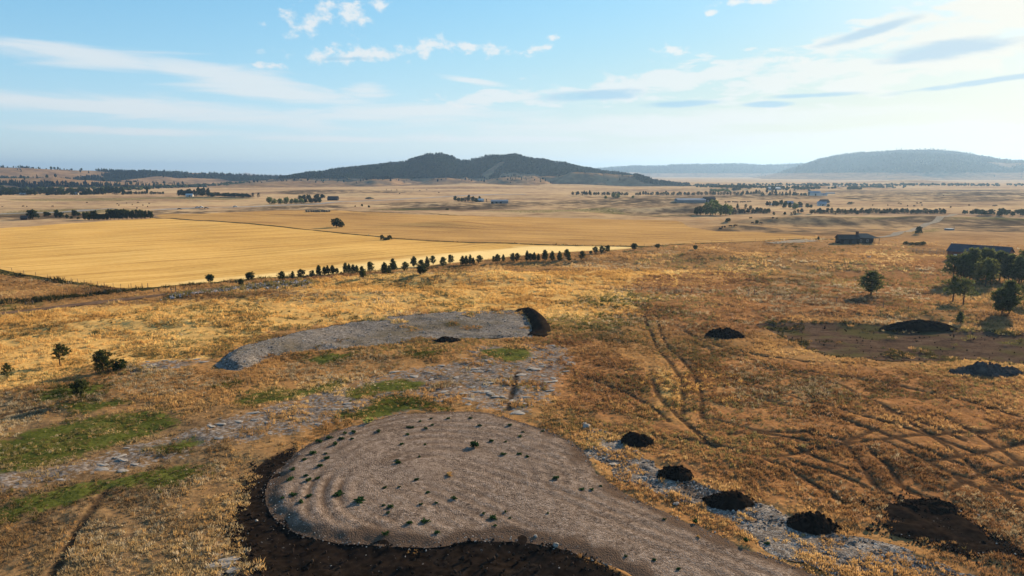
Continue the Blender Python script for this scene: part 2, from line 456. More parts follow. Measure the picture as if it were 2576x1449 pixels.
LANE = smooth_poly([(2205, 598), (2250, 592), (2290, 581), (2325, 567), (2360, 552), (2392, 542.5), (2450, 539.5), (2640, 540)], closed=False, step=8)


def hmask(polys, x, y, soft):
    m = np.zeros(x.shape)
    for p in polys:
        m = np.maximum(m, sst(sdf(p, x, y, 12.0), -soft, soft))
    return m


def track_mask(x, y, half=0.27, soft=0.45):
    m = np.zeros(x.shape)
    for t in TRACKS:
        m = np.maximum(m, 1 - sst(line_dist(t, x, y, 3.0), half, half + soft))
    return m


# ------------------------------------------------------------------ materials
def material(name):
    mt = bpy.data.materials.new(name)
    mt.use_nodes = True
    return mt, NT(mt.node_tree)


def finish(nt, col, rough=0.9, bump=None, bstr=0.5, bdist=0.1, spec=0.2, transl=None):
    kw = dict(Base_Color=col, Roughness=rough)
    b = nt.n('ShaderNodeBsdfPrincipled', **kw)
    b.inputs['Specular IOR Level'].default_value = 0.0 if spec <= 0.1 else spec
    if bump is not None:
        bp = nt.n('ShaderNodeBump', Height=bump, Strength=bstr, Distance=bdist)
        nt.put(b.inputs['Normal'], bp.outputs[0])
    sh = b.outputs[0]
    if transl:
        t = nt.n('ShaderNodeBsdfTranslucent', Color=col)
        sh = nt.n('ShaderNodeMixShader', i0=transl, i1=sh, i2=t.outputs[0]).outputs[0]
    nt.n('ShaderNodeOutputMaterial', Surface=sh)


def plain(name, c1, c2=None, scale=1.0, rough=0.85, spec=0.2, bump=0.0):
    mt, n = material(name)
    pos = n.n('ShaderNodeTexCoord').outputs['Object']
    f = n.noise(pos, scale, 4.0)
    c2 = c2 or tuple(c * 0.7 for c in c1)
    col = n.ramp(f, [(0.3, c2), (0.7, c1)])
    finish(n, col, rough, f if bump else None, bump, 0.05, spec)
    return mt


def tinted(name, c1, c2, attr_kind='INSTANCER', transl=0.35):
    """leaf or blade material, coloured per instance where the tint attribute is stored"""
    mt, n = material(name)
    a = n.n('ShaderNodeAttribute', dict(attribute_type=attr_kind, attribute_name='tint'))
    finish(n, a.outputs['Color'], 0.9, spec=0.0, transl=transl)
    return mt


def foliage(name, cols, transl=0.3, scale=9.0):
    mt, n = material(name)
    oi = n.n('ShaderNodeObjectInfo')
    g = n.n('ShaderNodeNewGeometry')
    pos = n.n('ShaderNodeTexCoord').outputs['Object']
    f = n.noise(pos, scale, 3.0)
    f = n.m('ADD', n.m('MULTIPLY', f, 0.75), n.m('MULTIPLY', g.outputs['Random Per Island'], 0.35))
    f = n.m('ADD', f, n.m('MULTIPLY', n.m('SUBTRACT', oi.outputs['Random'], 0.5), 0.25))
    col = n.ramp(f, [(0.2, cols[0]), (0.5, cols[1]), (0.85, cols[2])])
    finish(n, col, 0.85, spec=0.1, transl=transl)
    return mt


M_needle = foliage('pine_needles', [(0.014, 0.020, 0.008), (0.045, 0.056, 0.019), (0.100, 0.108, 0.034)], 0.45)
M_needle_warm = foliage('pine_needles_sunlit', [(0.024, 0.032, 0.011), (0.070, 0.082, 0.026), (0.145, 0.145, 0.046)], 0.55)  # lighter copy of the needles: sun glare on the grove put into the colour
M_leaf = foliage('dark_leaves', [(0.012, 0.020, 0.008), (0.030, 0.044, 0.014), (0.062, 0.080, 0.022)], 0.35, 7.0)
M_leaf_pale = foliage('pale_leaves', [(0.05, 0.075, 0.02), (0.12, 0.16, 0.045), (0.20, 0.24, 0.075)], 0.45, 7.0)
M_cedar = foliage('cedar_leaves', [(0.010, 0.016, 0.010), (0.022, 0.034, 0.018), (0.045, 0.058, 0.028)], 0.25)
M_bark = plain('bark', (0.10, 0.065, 0.045), (0.04, 0.028, 0.022), 14.0, 0.95, 0.1, 0.4)
M_post = plain('weathered_wood', (0.17, 0.13, 0.10), (0.07, 0.05, 0.04), 8.0, 0.9, 0.1)
M_wire = plain('fence_wire', (0.22, 0.20, 0.19), None, 3.0, 0.5, 0.4)


def ground_material(name='prairie'):
    mt, n = material(name)
    pos = n.n('ShaderNodeNewGeometry').outputs['Position']
    pos = n.scaled(pos, (1, 1, 0))
    a1 = n.n('ShaderNodeAttribute', dict(attribute_name='cover'))
    a2 = n.n('ShaderNodeAttribute', dict(attribute_name='cover2'))
    s1 = n.n('ShaderNodeSeparateColor', i0=a1.outputs['Color'])
    s2 = n.n('ShaderNodeSeparateColor', i0=a2.outputs['Color'])
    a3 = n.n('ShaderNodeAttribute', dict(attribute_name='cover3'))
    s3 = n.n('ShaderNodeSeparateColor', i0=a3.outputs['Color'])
    fine = n.noise(pos, 1.6, 5.0, 0.65)
    clump = n.noise(pos, 0.42, 4.0, 0.6)
    patch = n.noise(pos, 0.07, 4.0, 0.6)
    wide = n.noise(n.scaled(pos, (0.35, 1, 1)), 0.012, 6.0, 0.66)
    f = n.m('ADD', n.m('ADD', n.m('MULTIPLY', fine, 0.36), n.m('MULTIPLY', clump, 0.28)), n.m('ADD', n.m('MULTIPLY', patch, 0.20), n.m('MULTIPLY', wide, 0.20)))
    dry = n.ramp(f, [(0.36, (0.12, 0.062, 0.027)), (0.47, (0.24, 0.125, 0.048)), (0.56, (0.33, 0.175, 0.065)), (0.68, (0.45, 0.265, 0.10))])
    red = n.ramp(f, [(0.36, (0.10, 0.045, 0.020)), (0.5, (0.26, 0.118, 0.046)), (0.66, (0.42, 0.215, 0.082))])
    gold = n.ramp(f, [(0.34, (0.20, 0.104, 0.034)), (0.46, (0.48, 0.27, 0.085)), (0.66, (0.70, 0.44, 0.145))])
    grn = n.ramp(f, [(0.36, (0.022, 0.026, 0.008)), (0.5, (0.060, 0.068, 0.014)), (0.66, (0.15, 0.145, 0.035))])
    bare = n.ramp(fine, [(0.36, (0.065, 0.048, 0.037)), (0.5, (0.155, 0.122, 0.098)), (0.66, (0.29, 0.25, 0.215))])
    weed = n.ramp(f, [(0.36, (0.014, 0.013, 0.006)), (0.52, (0.048, 0.042, 0.015)), (0.68, (0.14, 0.11, 0.035))])
    plainfar = n.ramp(n.m('ADD', n.m('MULTIPLY', wide, 0.62), n.m('MULTIPLY', patch, 0.38)),
                      [(0.33, (0.14, 0.086, 0.050)), (0.43, (0.30, 0.190, 0.105)), (0.51, (0.43, 0.285, 0.150)), (0.60, (0.52, 0.355, 0.185)), (0.69, (0.32, 0.24, 0.09))])
    edge = n.m('MULTIPLY', n.m('SUBTRACT', n.m('ADD', n.m('MULTIPLY', fine, 0.5), n.m('MULTIPLY', clump, 0.5)), 0.5), 1.9)

    def msk(sock, k=1.0, lo=0.3, hi=0.7):
        return n.sstep(n.m('ADD', sock, n.m('MULTIPLY', edge, k)), lo, hi)
    c = n.mix(a2.outputs['Alpha'], dry, plainfar)
    brn_shade = n.ramp(n.m('ADD', n.m('MULTIPLY', wide, 0.5), n.m('MULTIPLY', patch, 0.5)), [(0.36, (0.055, 0.038, 0.025)), (0.5, (0.135, 0.092, 0.054)), (0.6, (0.25, 0.165, 0.085))])
    c = n.mix(n.m('MULTIPLY', s3.outputs[1], n.sstep(n.m('ADD', n.m('MULTIPLY', wide, 0.5), n.m('MULTIPLY', patch, 0.5)), 0.62, 0.44)), c, brn_shade)  # mixes the hollows' painted shade into the ground
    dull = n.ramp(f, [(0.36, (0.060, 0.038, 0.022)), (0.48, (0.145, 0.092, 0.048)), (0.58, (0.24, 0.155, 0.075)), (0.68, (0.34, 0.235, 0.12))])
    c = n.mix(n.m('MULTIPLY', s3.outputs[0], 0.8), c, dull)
    c = n.mix(msk(s2.outputs[1], 0.9), c, gold)
    c = n.mix(n.m('MULTIPLY', msk(s2.outputs[0], 0.9), 0.85), c, red)
    c = n.mix(msk(s1.outputs[1], 1.5, 0.55, 0.8), c, bare)
    c = n.mix(msk(s1.outputs[0], 1.1), c, grn)
    c = n.mix(msk(a1.outputs['Alpha'], 0.6), c, weed)
    c = n.mix(msk(s1.outputs[2], 0.8), c, n.ramp(fine, [(0.4, (0.007, 0.0055, 0.005)), (0.62, (0.024, 0.018, 0.014))]))
    c = n.mix(n.m('MULTIPLY', s2.outputs[2], 0.85), c, n.ramp(fine, [(0.4, (0.020, 0.013, 0.009)), (0.65, (0.055, 0.036, 0.022))]))
    hgt = n.m('ADD', n.m('MULTIPLY', fine, 0.35), n.m('MULTIPLY', clump, 0.65))
    finish(n, c, 0.95, hgt, 0.8, 0.45, 0.05)
    return mt


M_ground = ground_material()


def field_material(name, lo, midc, hi, pale, ang):
    mt, n = material(name)
    pos = n.scaled(n.n('ShaderNodeNewGeometry').outputs['Position'], (1, 1, 0))
    a = n.n('ShaderNodeAttribute', dict(attribute_name='pale'))
    rot = n.n('ShaderNodeVectorRotate', dict(rotation_type='Z_AXIS'), Vector=pos, Angle=R(ang)).outputs[0]
    rows = n.noise(n.scaled(rot, (0.012, 0.30, 1)), 1.0, 3.0, 0.5)
    rows2 = n.noise(n.scaled(rot, (0.05, 1.1, 1)), 1.0, 3.0, 0.5)
    patch = n.noise(n.scaled(pos, (0.8, 1, 1)), 0.012, 5.0, 0.62)
    fine = n.noise(pos, 0.5, 5.0, 0.7)
    f = n.m('ADD', n.m('ADD', n.m('MULTIPLY', rows, 0.34), n.m('MULTIPLY', rows2, 0.18)), n.m('ADD', n.m('MULTIPLY', patch, 0.34), n.m('MULTIPLY', fine, 0.22)))
    tram = n.n('ShaderNodeTexWave', dict(wave_type='BANDS', bands_direction='Y', wave_profile='SIN'), Vector=rot, Scale=0.0125, Distortion=1.2, Detail=2.0).outputs[1]
    f = n.m('ADD', f, n.m('MULTIPLY', n.m('SUBTRACT', n.sstep(tram, 0.86, 0.97), 0.1), -0.035))
    c = n.ramp(f, [(0.42, lo), (0.53, midc), (0.64, hi)])
    c = n.mix(n.m('MULTIPLY', a.outputs['Fac'], 0.85), c, n.ramp(fine, [(0.3, pale), (0.7, tuple(min(1, q * 1.12) for q in pale))]))
    finish(n, c, 0.95, n.m('ADD', n.m('MULTIPLY', fine, 0.6), n.m('MULTIPLY', rows2, 0.5)), 0.5, 0.3, 0.05)
    return mt


M_fieldA = field_material('straw_field', (0.37, 0.200, 0.058), (0.57, 0.330, 0.094), (0.70, 0.43, 0.135), (0.80, 0.58, 0.25), -38)
M_fieldB = field_material('brown_straw_field', (0.23, 0.125, 0.048), (0.41, 0.230, 0.078), (0.54, 0.320, 0.108), (0.7, 0.5, 0.22), 20)


def gravel_material(name, c0, c1, c2, soilc):
    mt, n = material(name)
    pos = n.n('ShaderNodeNewGeometry').outputs['Position']
    vor = n.n('ShaderNodeTexVoronoi', Vector=pos, Scale=6.5, Randomness=1.0)
    stone = n.n('ShaderNodeSeparateColor', i0=vor.outputs['Color']).outputs[0]
    vor2 = n.n('ShaderNodeTexVoronoi', Vector=pos, Scale=2.1, Randomness=1.0)
    fine = n.noise(pos, 2.2, 6.0, 0.75)
    patch = n.noise(pos, 0.16, 5.0, 0.66)
    big = n.n('ShaderNodeSeparateColor', i0=vor2.outputs['Color']).outputs[0]
    a = n.n('ShaderNodeAttribute', dict(attribute_name='rut'))
    f = n.m('ADD', n.m('ADD', n.m('ADD', n.m('MULTIPLY', stone, 0.22), n.m('MULTIPLY', big, 0.14)), n.m('MULTIPLY', fine, 0.30)), n.m('MULTIPLY', patch, 0.42))
    c = n.ramp(f, [(0.36, c0), (0.54, c1), (0.73, c2)])
    c = n.mix(n.m('MULTIPLY', n.sstep(n.m('ADD', n.m('MULTIPLY', patch, 0.7), n.m('MULTIPLY', fine, 0.3)), 0.48, 0.64), 0.6), c, soilc)
    c = n.mix(n.m('MULTIPLY', a.outputs['Fac'], 0.9, clamp=True), c, soilc)
    finish(n, c, 0.95, n.m('ADD', n.m('MULTIPLY', vor.outputs['Distance'], -0.6), fine), 0.8, 0.16, 0.1)
    return mt


M_gravel = gravel_material('crushed_gravel', (0.072, 0.050, 0.037), (0.205, 0.148, 0.110), (0.36, 0.28, 0.222), (0.105, 0.069, 0.047))
M_gravel2 = gravel_material('grey_gravel', (0.060, 0.049, 0.040), (0.165, 0.140, 0.118), (0.36, 0.32, 0.285), (0.105, 0.080, 0.044))
M_rubble = gravel_material('limestone_rubble', (0.070, 0.054, 0.042), (0.185, 0.152, 0.122), (0.42, 0.37, 0.32), (0.090, 0.060, 0.041))
M_lane = gravel_material('lane_gravel', (0.20, 0.16, 0.115), (0.31, 0.255, 0.19), (0.42, 0.36, 0.275), (0.22, 0.17, 0.10))
M_soil = plain('dark_soil', (0.024, 0.0165, 0.012), (0.006, 0.0045, 0.0035), 1.3, 0.98, 0.05, 0.9)
M_dirt = None
mt, n = material('bare_brown_dirt')
pos = n.scaled(n.n('ShaderNodeNewGeometry').outputs['Position'], (1, 1, 0))
f1 = n.noise(n.scaled(pos, (0.5, 1, 1)), 0.35, 5.0, 0.65); f2 = n.noise(pos, 0.08, 4.0); f3 = n.noise(pos, 2.0, 4.0, 0.7)
c = n.ramp(n.m('ADD', n.m('MULTIPLY', f1, 0.6), n.m('MULTIPLY', f3, 0.4)), [(0.36, (0.030, 0.019, 0.013)), (0.5, (0.082, 0.051, 0.033)), (0.66, (0.14, 0.092, 0.062))])
c = n.mix(n.m('MULTIPLY', n.sstep(n.m('ADD', n.m('MULTIPLY', f2, 0.7), n.m('MULTIPLY', f1, 0.3)), 0.50, 0.60), 0.6), c, (0.062, 0.062, 0.016))
finish(n, c, 0.95, f1, 0.6, 0.3, 0.05)
M_dirt = mt
M_asphalt = plain('worn_asphalt', (0.30, 0.27, 0.23), (0.22, 0.19, 0.165), 0.2, 0.85, 0.2)
M_rock = plain('limestone', (0.36, 0.315, 0.27), (0.17, 0.145, 0.12), 1.4, 0.9, 0.15, 0.5)
M_track = plain('dirt_road', (0.19, 0.115, 0.07), (0.085, 0.052, 0.034), 0.5, 0.95, 0.05, 0.5)


# ------------------------------------------------------------------ object helpers
def tag(o, label=None, cat=None, group=None, kind=None):
    for k, v in (('label', label), ('category', cat), ('group', group), ('kind', kind)):
        if v:
            o[k] = v
    return o


def link(name, mesh, parent=None):
    o = bpy.data.objects.new(name, mesh)
    COL.objects.link(o)
    if parent is not None:
        o.parent = parent
    return o


def empty(name, loc, rz=0.0, scale=(1, 1, 1)):
    o = bpy.data.objects.new(name, None)
    o.location = loc; o.rotation_euler = (0, 0, rz); o.scale = scale
    o.empty_display_size = 0.5
    COL.objects.link(o)
    return o


def mesh_np(name, V, F, mats, smooth=True, mat_idx=None):
    """V: n x 3 array, F: list of arrays of faces (tri or quad) or list of tuples"""
    me = bpy.data.meshes.new(name)
    V = np.asarray(V, np.float32)
    if isinstance(F, np.ndarray):
        k = F.shape[1]; nf = len(F)
        me.vertices.add(len(V)); me.vertices.foreach_set('co', V.ravel())
        me.loops.add(nf * k); me.loops.foreach_set('vertex_index', F.astype(np.int32).ravel())
        me.polygons.add(nf)
        me.polygons.foreach_set('loop_start', np.arange(0, nf * k, k, dtype=np.int32))
        me.update(calc_edges=True)
    else:
        me.from_pydata([tuple(map(float, v)) for v in V], [], [tuple(map(int, f)) for f in F])
        me.update()
    for m_ in (mats if isinstance(mats, (list, tuple)) else [mats]):
        me.materials.append(m_)
    if mat_idx is not None:
        me.polygons.foreach_set('material_index', np.asarray(mat_idx, np.int32))
    me.polygons.foreach_set('use_smooth', np.full(len(me.polygons), bool(smooth)))
    me.update()
    return me


def grid_faces(nr, na, wrap=False):
    i = np.arange(nr - 1)[:, None]; j = np.arange(na if wrap else na - 1)[None, :]
    j2 = (j + 1) % na
    a = i * na + j; b = i * na + j2; c = (i + 1) * na + j2; d = (i + 1) * na + j
    return np.stack([a, b, c, d], -1).reshape(-1, 4)


def set_color(me, name, arr):
    at_ = me.attributes.new(name, 'FLOAT_COLOR', 'POINT')
    at_.data.foreach_set('color', np.asarray(arr, np.float32).ravel())


def set_float(me, name, arr):
    at_ = me.attributes.new(name, 'FLOAT', 'POINT')
    at_.data.foreach_set('value', np.asarray(arr, np.float32).ravel())


class MB:
    """collects boxes, prisms and tubes into one mesh"""
    def __init__(self):
        self.v = []; self.f = []; self.mi = []

    def add(self, vs, fs, mi=0):
        b = len(self.v)
        self.v += [tuple(p) for p in vs]
        self.f += [tuple(b + i for i in f) for f in fs]
        self.mi += [mi] * len(fs)

    def box(self, c, s, rz=0.0, mi=0):
        hx, hy, hz = s[0] / 2, s[1] / 2, s[2] / 2
        ca, sa = math.cos(rz), math.sin(rz); vs = []
        for dz in (-hz, hz):
            for dx, dy in ((-hx, -hy), (hx, -hy), (hx, hy), (-hx, hy)):
                vs.append((c[0] + dx * ca - dy * sa, c[1] + dx * sa + dy * ca, c[2] + dz))
        self.add(vs, [(3, 2, 1, 0), (4, 5, 6, 7), (0, 1, 5, 4), (1, 2, 6, 5), (2, 3, 7, 6), (3, 0, 4, 7)], mi)

    def tube(self, pts, rad, seg=6, mi=0, cap=True):
        pts = [Vector(p) for p in pts]
        rad = rad if isinstance(rad, (list, tuple)) else [rad] * len(pts)
        vs = []; fs = []
        for i, p in enumerate(pts):
            d = (pts[min(i + 1, len(pts) - 1)] - pts[max(i - 1, 0)]).normalized()
            a = d.cross(Vector((0, 0, 1)) if abs(d.z) < 0.95 else Vector((1, 0, 0))).normalized(); b = d.cross(a)
            for k in range(seg):
                t = 2 * math.pi * k / seg
                vs.append(p + (a * math.cos(t) + b * math.sin(t)) * rad[i])
        for i in range(len(pts) - 1):
            for k in range(seg):
                k2 = (k + 1) % seg
                fs.append((i * seg + k, i * seg + k2, (i + 1) * seg + k2, (i + 1) * seg + k))
        if cap:
            fs.append(tuple(range(seg))[::-1]); fs.append(tuple((len(pts) - 1) * seg + k for k in range(seg)))
        self.add(vs, fs, mi)

    def gable(self, L, W, z0, z1, over=0.4, thick=0.18, c=(0, 0)):
        """two roof slabs with the ridge along x"""
        hl = L / 2 + over
        for sgn in (-1, 1):
            y0 = sgn * (W / 2 + over); zl = z0 - over * (z1 - z0) / (W / 2)
            p = [(-hl, 0, z1), (hl, 0, z1), (hl, y0, zl), (-hl, y0, zl)]
            vs = [(c[0] + a, c[1] + b, z) for a, b, z in p] + [(c[0] + a, c[1] + b, z - thick) for a, b, z in p]
            fs = [(0, 1, 2, 3), (7, 6, 5, 4), (0, 4, 5, 1), (1, 5, 6, 2), (2, 6, 7, 3), (3, 7, 4, 0)]
            if sgn > 0:
                fs = [f[::-1] for f in fs]
            self.add(vs, fs)

    def house_walls(self, L, W, z, ridge, c=(0, 0)):
        x0, x1, y0, y1 = c[0] - L / 2, c[0] + L / 2, c[1] - W / 2, c[1] + W / 2
        vs = [(x0, y0, -0.6), (x1, y0, -0.6), (x1, y1, -0.6), (x0, y1, -0.6), (x0, y0, z), (x1, y0, z), (x1, y1, z), (x0, y1, z), (x0, c[1], ridge), (x1, c[1], ridge)]
        self.add(vs, [(0, 1, 5, 4), (2, 3, 7, 6), (1, 2, 6, 9, 5), (3, 0, 4, 8, 7)])

    def mesh(self, name, mats, smooth=False):
        me = bpy.data.meshes.new(name)
        me.from_pydata(self.v, [], self.f)
        for m_ in (mats if isinstance(mats, (list, tuple)) else [mats]):
            me.materials.append(m_)
        me.polygons.foreach_set('material_index', np.array(self.mi, np.int32))
        me.polygons.foreach_set('use_smooth', np.full(len(me.polygons), smooth))
        me.update()
        return me

    def obj(self, name, mats, parent=None, smooth=False):
        return link(name, self.mesh(name, mats, smooth), parent)


# ------------------------------------------------------------------ ground sheet
def ground_height(x, y):
    """height of the ground sheet: dips below the sheets laid on it so that nothing coincides"""
    z = height(x, y)
    near = np.hypot(x, y) < 400
    for p, d, s in ((PAD, 0.5, 1.5), (PAD2, 0.5, 1.5), (DIRT, 1.1, 2.0), (SOIL, 0.35, 1.2), (SOIL2, 0.35, 1.2), (RUBBLE, 0.35, 1.2)):
        z = z - d * sst(sdf(p, x, y, 4.0), 0.0, s)
    z = z - 0.8 * sst(sdf(FIELD_A, x, y, 4.0), 0.5, 8.0)
    z = z - 0.8 * sst(sdf(FIELD_B, x, y, 4.0), 0.5, 8.0)
    if np.any(near):
        xn, yn = x[near], y[near]
        rr = np.hypot(xn, yn)
        q = fbm(xn, yn, 3.2, 3, 21) * 0.30 * (1 - sst(rr, 200, 400))
        z[near] += q - 0.15 * track_mask(xn, yn)
    return z


rings = [0.0, 8.0]
r = 8.0
while r < 20500:
    k = 0.6 if r > 50 else 4.0
    r += min(k * r * r / (682 * 36) + 0.02, 0.011 * r + 0.05) if r > 50 else r * 0.08
    rings.append(r)
rings = np.array(rings)
ang = np.concatenate([np.linspace(-48, 48, 620), np.linspace(48, 312, 72)[1:-1]])
RR, AA = np.meshgrid(rings, np.radians(ang), indexing='ij')
GX = (RR * np.sin(AA)).ravel(); GY = (RR * np.cos(AA)).ravel()
GZ = ground_height(GX, GY)
ground_me = mesh_np('ground', np.stack([GX, GY, GZ], 1), grid_faces(len(rings), len(ang), wrap=True)[:, ::-1], M_ground)
rg = np.hypot(GX, GY)
cov = np.zeros((len(GX), 4)); cov2 = np.zeros((len(GX), 4))
cov[:, 0] = np.maximum(hmask(GREEN[:12], GX, GY, 2.6), 0.45 * hmask(GREEN[12:], GX, GY, 4.0))
GREENFAR = [smooth_poly(p, step=25) for p in [[(900, 528), (1050, 523), (1130, 526), (1000, 531)], [(1190, 531), (1420, 527), (1600, 541), (1300, 536)], [(1530, 541), (1780, 541), (1650, 546)],
                                              [(0, 502), (420, 494), (650, 500), (300, 506)], [(2260, 590), (2330, 574), (2400, 574), (2330, 590)], [(2000, 545), (2250, 545), (2300, 552), (2050, 552)],
                                              [(2360, 560), (2440, 545), (2640, 552), (2640, 560), (2430, 553)], [(0, 533), (300, 528), (360, 532), (0, 542)], [(215, 550), (228, 545), (280, 544.5), (266, 551)], [(215, 550), (228, 545), (280, 544.5), (266, 551)]]]
cov[:, 0] = np.maximum(cov[:, 0], 0.5 * hmask(GREENFAR, GX, GY, 10.0))
cov[:, 1] = hmask(BARE, GX, GY, 3.5) * 0.80
cov[:, 2] = hmask([SOIL, SOIL2], GX, GY, 1.2)
cov[:, 3] = np.maximum(hmask(WEEDY, GX, GY, 1.5), 0)
for L_ in FENCE_LINES:
    cov[:, 3] = np.maximum(cov[:, 3], 0.85 * (1 - sst(line_dist(L_, GX, GY, 12.0), 1.2, 5.0)))
cov2[:, 0] = hmask(RED, GX, GY, 5.0)
cov2[:, 1] = hmask(GOLD, GX, GY, 6.0)
nearsel = rg < 300
tm = np.zeros(len(GX)); tm[nearsel] = track_mask(GX[nearsel], GY[nearsel])
cov2[:, 2] = tm
cov2[:, 3] = sst(rg, 330, 700)
set_color(ground_me, 'cover', cov); set_color(ground_me, 'cover2', cov2)
ground = tag(link('ground', ground_me), 'wide brown and gold prairie ground running to the horizon', kind='structure')


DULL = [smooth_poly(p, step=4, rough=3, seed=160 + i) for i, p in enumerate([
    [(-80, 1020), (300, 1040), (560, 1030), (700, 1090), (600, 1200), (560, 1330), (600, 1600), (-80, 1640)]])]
HOLLOW_SHADE = [smooth_poly(p, step=20, rough=3, seed=170 + i) for i, p in enumerate([  # shade of the plain's hollows put into the ground colour, with olive brown streaks
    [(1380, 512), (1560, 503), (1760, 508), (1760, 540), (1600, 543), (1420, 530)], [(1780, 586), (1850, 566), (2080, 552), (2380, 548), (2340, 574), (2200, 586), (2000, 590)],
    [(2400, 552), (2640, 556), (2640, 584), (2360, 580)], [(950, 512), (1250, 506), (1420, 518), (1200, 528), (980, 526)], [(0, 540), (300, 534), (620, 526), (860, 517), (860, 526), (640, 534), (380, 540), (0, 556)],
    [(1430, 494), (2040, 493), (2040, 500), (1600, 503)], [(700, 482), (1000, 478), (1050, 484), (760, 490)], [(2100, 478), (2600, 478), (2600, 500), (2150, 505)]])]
cov3 = np.zeros((len(GX), 4)); cov3[:, 0] = hmask(DULL, GX, GY, 9.0); cov3[:, 1] = hmask(HOLLOW_SHADE, GX, GY, 11.5)
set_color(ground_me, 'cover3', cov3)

# ------------------------------------------------------------------ sheets laid on the ground
def sheet(name, poly, mat, res, zf, label=None, attrs=None, keep=0.6):
    lo = poly.min(0); hi = poly.max(0)
    xs = np.arange(lo[0], hi[0], res); ys = np.arange(lo[1], hi[1], res)
    X, Y = np.meshgrid(xs, ys); X = X.ravel(); Y = Y.ravel()
    X = X + (RNG.random(len(X)) - 0.5) * res * 0.5; Y = Y + (RNG.random(len(Y)) - 0.5) * res * 0.5
    s = sdf(poly, X, Y, 2.0); ok = s > keep * res
    n = len(poly)
    pts = [Vector(p) for p in poly] + [Vector((a, b)) for a, b in zip(X[ok], Y[ok])]
    vs, es, fs, *_ = delaunay_2d_cdt(pts, [(i, (i + 1) % n) for i in range(n)], [], 1, 1e-4)
    P = np.array([(v.x, v.y) for v in vs])
    F = np.array([f if len(f) == 3 else f[:3] for f in fs])
    a, b, c = P[F[:, 0]], P[F[:, 1]], P[F[:, 2]]
    cr = (b[:, 0] - a[:, 0]) * (c[:, 1] - a[:, 1]) - (b[:, 1] - a[:, 1]) * (c[:, 0] - a[:, 0])
    F[cr < 0] = F[cr < 0][:, ::-1]
    sd = np.maximum(sdf(poly, P[:, 0], P[:, 1], 2.0), 0)
    Z = zf(P[:, 0], P[:, 1], sd)
    me = mesh_np(name, np.stack([P[:, 0], P[:, 1], Z], 1), F, mat)
    for k, fn in (attrs or {}).items():
        set_float(me, k, fn(P[:, 0], P[:, 1], sd))
    return tag(link(name, me), label, kind='structure')


pcx, pcy, _ = at1(1090, 1215)


def rut_field(x, y):
    """concentric wheel ruts round the turning circle, strongest on its left side"""
    dx, dy = x - pcx, (y - pcy) * 0.9
    rr = np.hypot(dx, dy) + 0.5 * fbm(x, y, 9.0, 2, 44)
    th = np.arctan2(dy, dx)
    left = 0.25 + 0.75 * sst(np.abs(th), 1.2, 2.4)
    band = sst(rr, 4.0, 7.0) * (1 - sst(rr, 19.0, 22.0))
    return left * band * np.sin(rr * 2 * math.pi / 1.8 + 2.0 * fbm(x, y, 14.0, 2, 45)) * sst(fbm(x, y, 8.0, 3, 49), -0.25, 0.25)


_da, _db = np.array(at1(1350, 1180)[:2]), np.array(at1(2150, 1500)[:2])
_dd = (_db - _da) / np.hypot(*(_db - _da))


def drive_rut(x, y):
    """long wheel marks running down the driveway into the circle"""
    across = -(x - _da[0]) * _dd[1] + (y - _da[1]) * _dd[0]
    along = (x - _da[0]) * _dd[0] + (y - _da[1]) * _dd[1]
    across = across + 0.0028 * (along - 14) ** 2 * np.sign(14 - along) * (along < 14) + 0.7 * fbm(along, across * 0.3, 16.0, 2, 61)
    return sst(along, -14, 0) * np.sin(across * 2 * math.pi / 1.7) * sst(fbm(along * 0.4, across, 5.0, 2, 62), -0.4, 0.2)


def pad_z(x, y, sd):
    rise = 0.16 + 0.34 * sst(pcx + 8 - x, 0, 22)
    return height(x, y) + 0.02 + rise * sst(sd + 0.9 * fbm(x, y, 5.0, 3, 48), 0.0, 2.2) + 0.11 * rut_field(x, y) * sst(sd, 1, 3) + 0.035 * drive_rut(x, y) * sst(sd, 1, 3) + 0.07 * fbm(x, y, 2.0, 3, 46) + 0.12 * fbm(x, y, 0.9, 2, 47) * (1 - sst(sd, 0.6, 2.2))


sheet('gravel_turnaround', PAD, M_gravel, 0.34, pad_z, 'raised round gravel turnaround with curved wheel ruts',
      {'rut': lambda x, y, sd: np.clip(np.maximum(-1.2 * rut_field(x, y) - 0.6 * drive_rut(x, y), 1.9 * (1 - sst(sd + 2.2 * fbm(x, y, 3.5, 3, 63), 0.2, 2.4))), 0, 2)})


def pad2_z(x, y, sd):
    x0 = float(PAD2[:, 0].min())
    rise = 0.10 + 1.25 * (1 - sst(x, x0, x0 + 24))
    return height(x, y) + 0.02 + rise * sst(sd + 1.0 * fbm(x, y, 6.0, 3, 58), 0, 3.0) + 0.30 * fbm(x, y, 3.0, 3, 50) * sst(sd, 0, 2) + 0.25 * fbm(x, y, 1.1, 2, 51) * (1 - sst(sd, 1, 3))


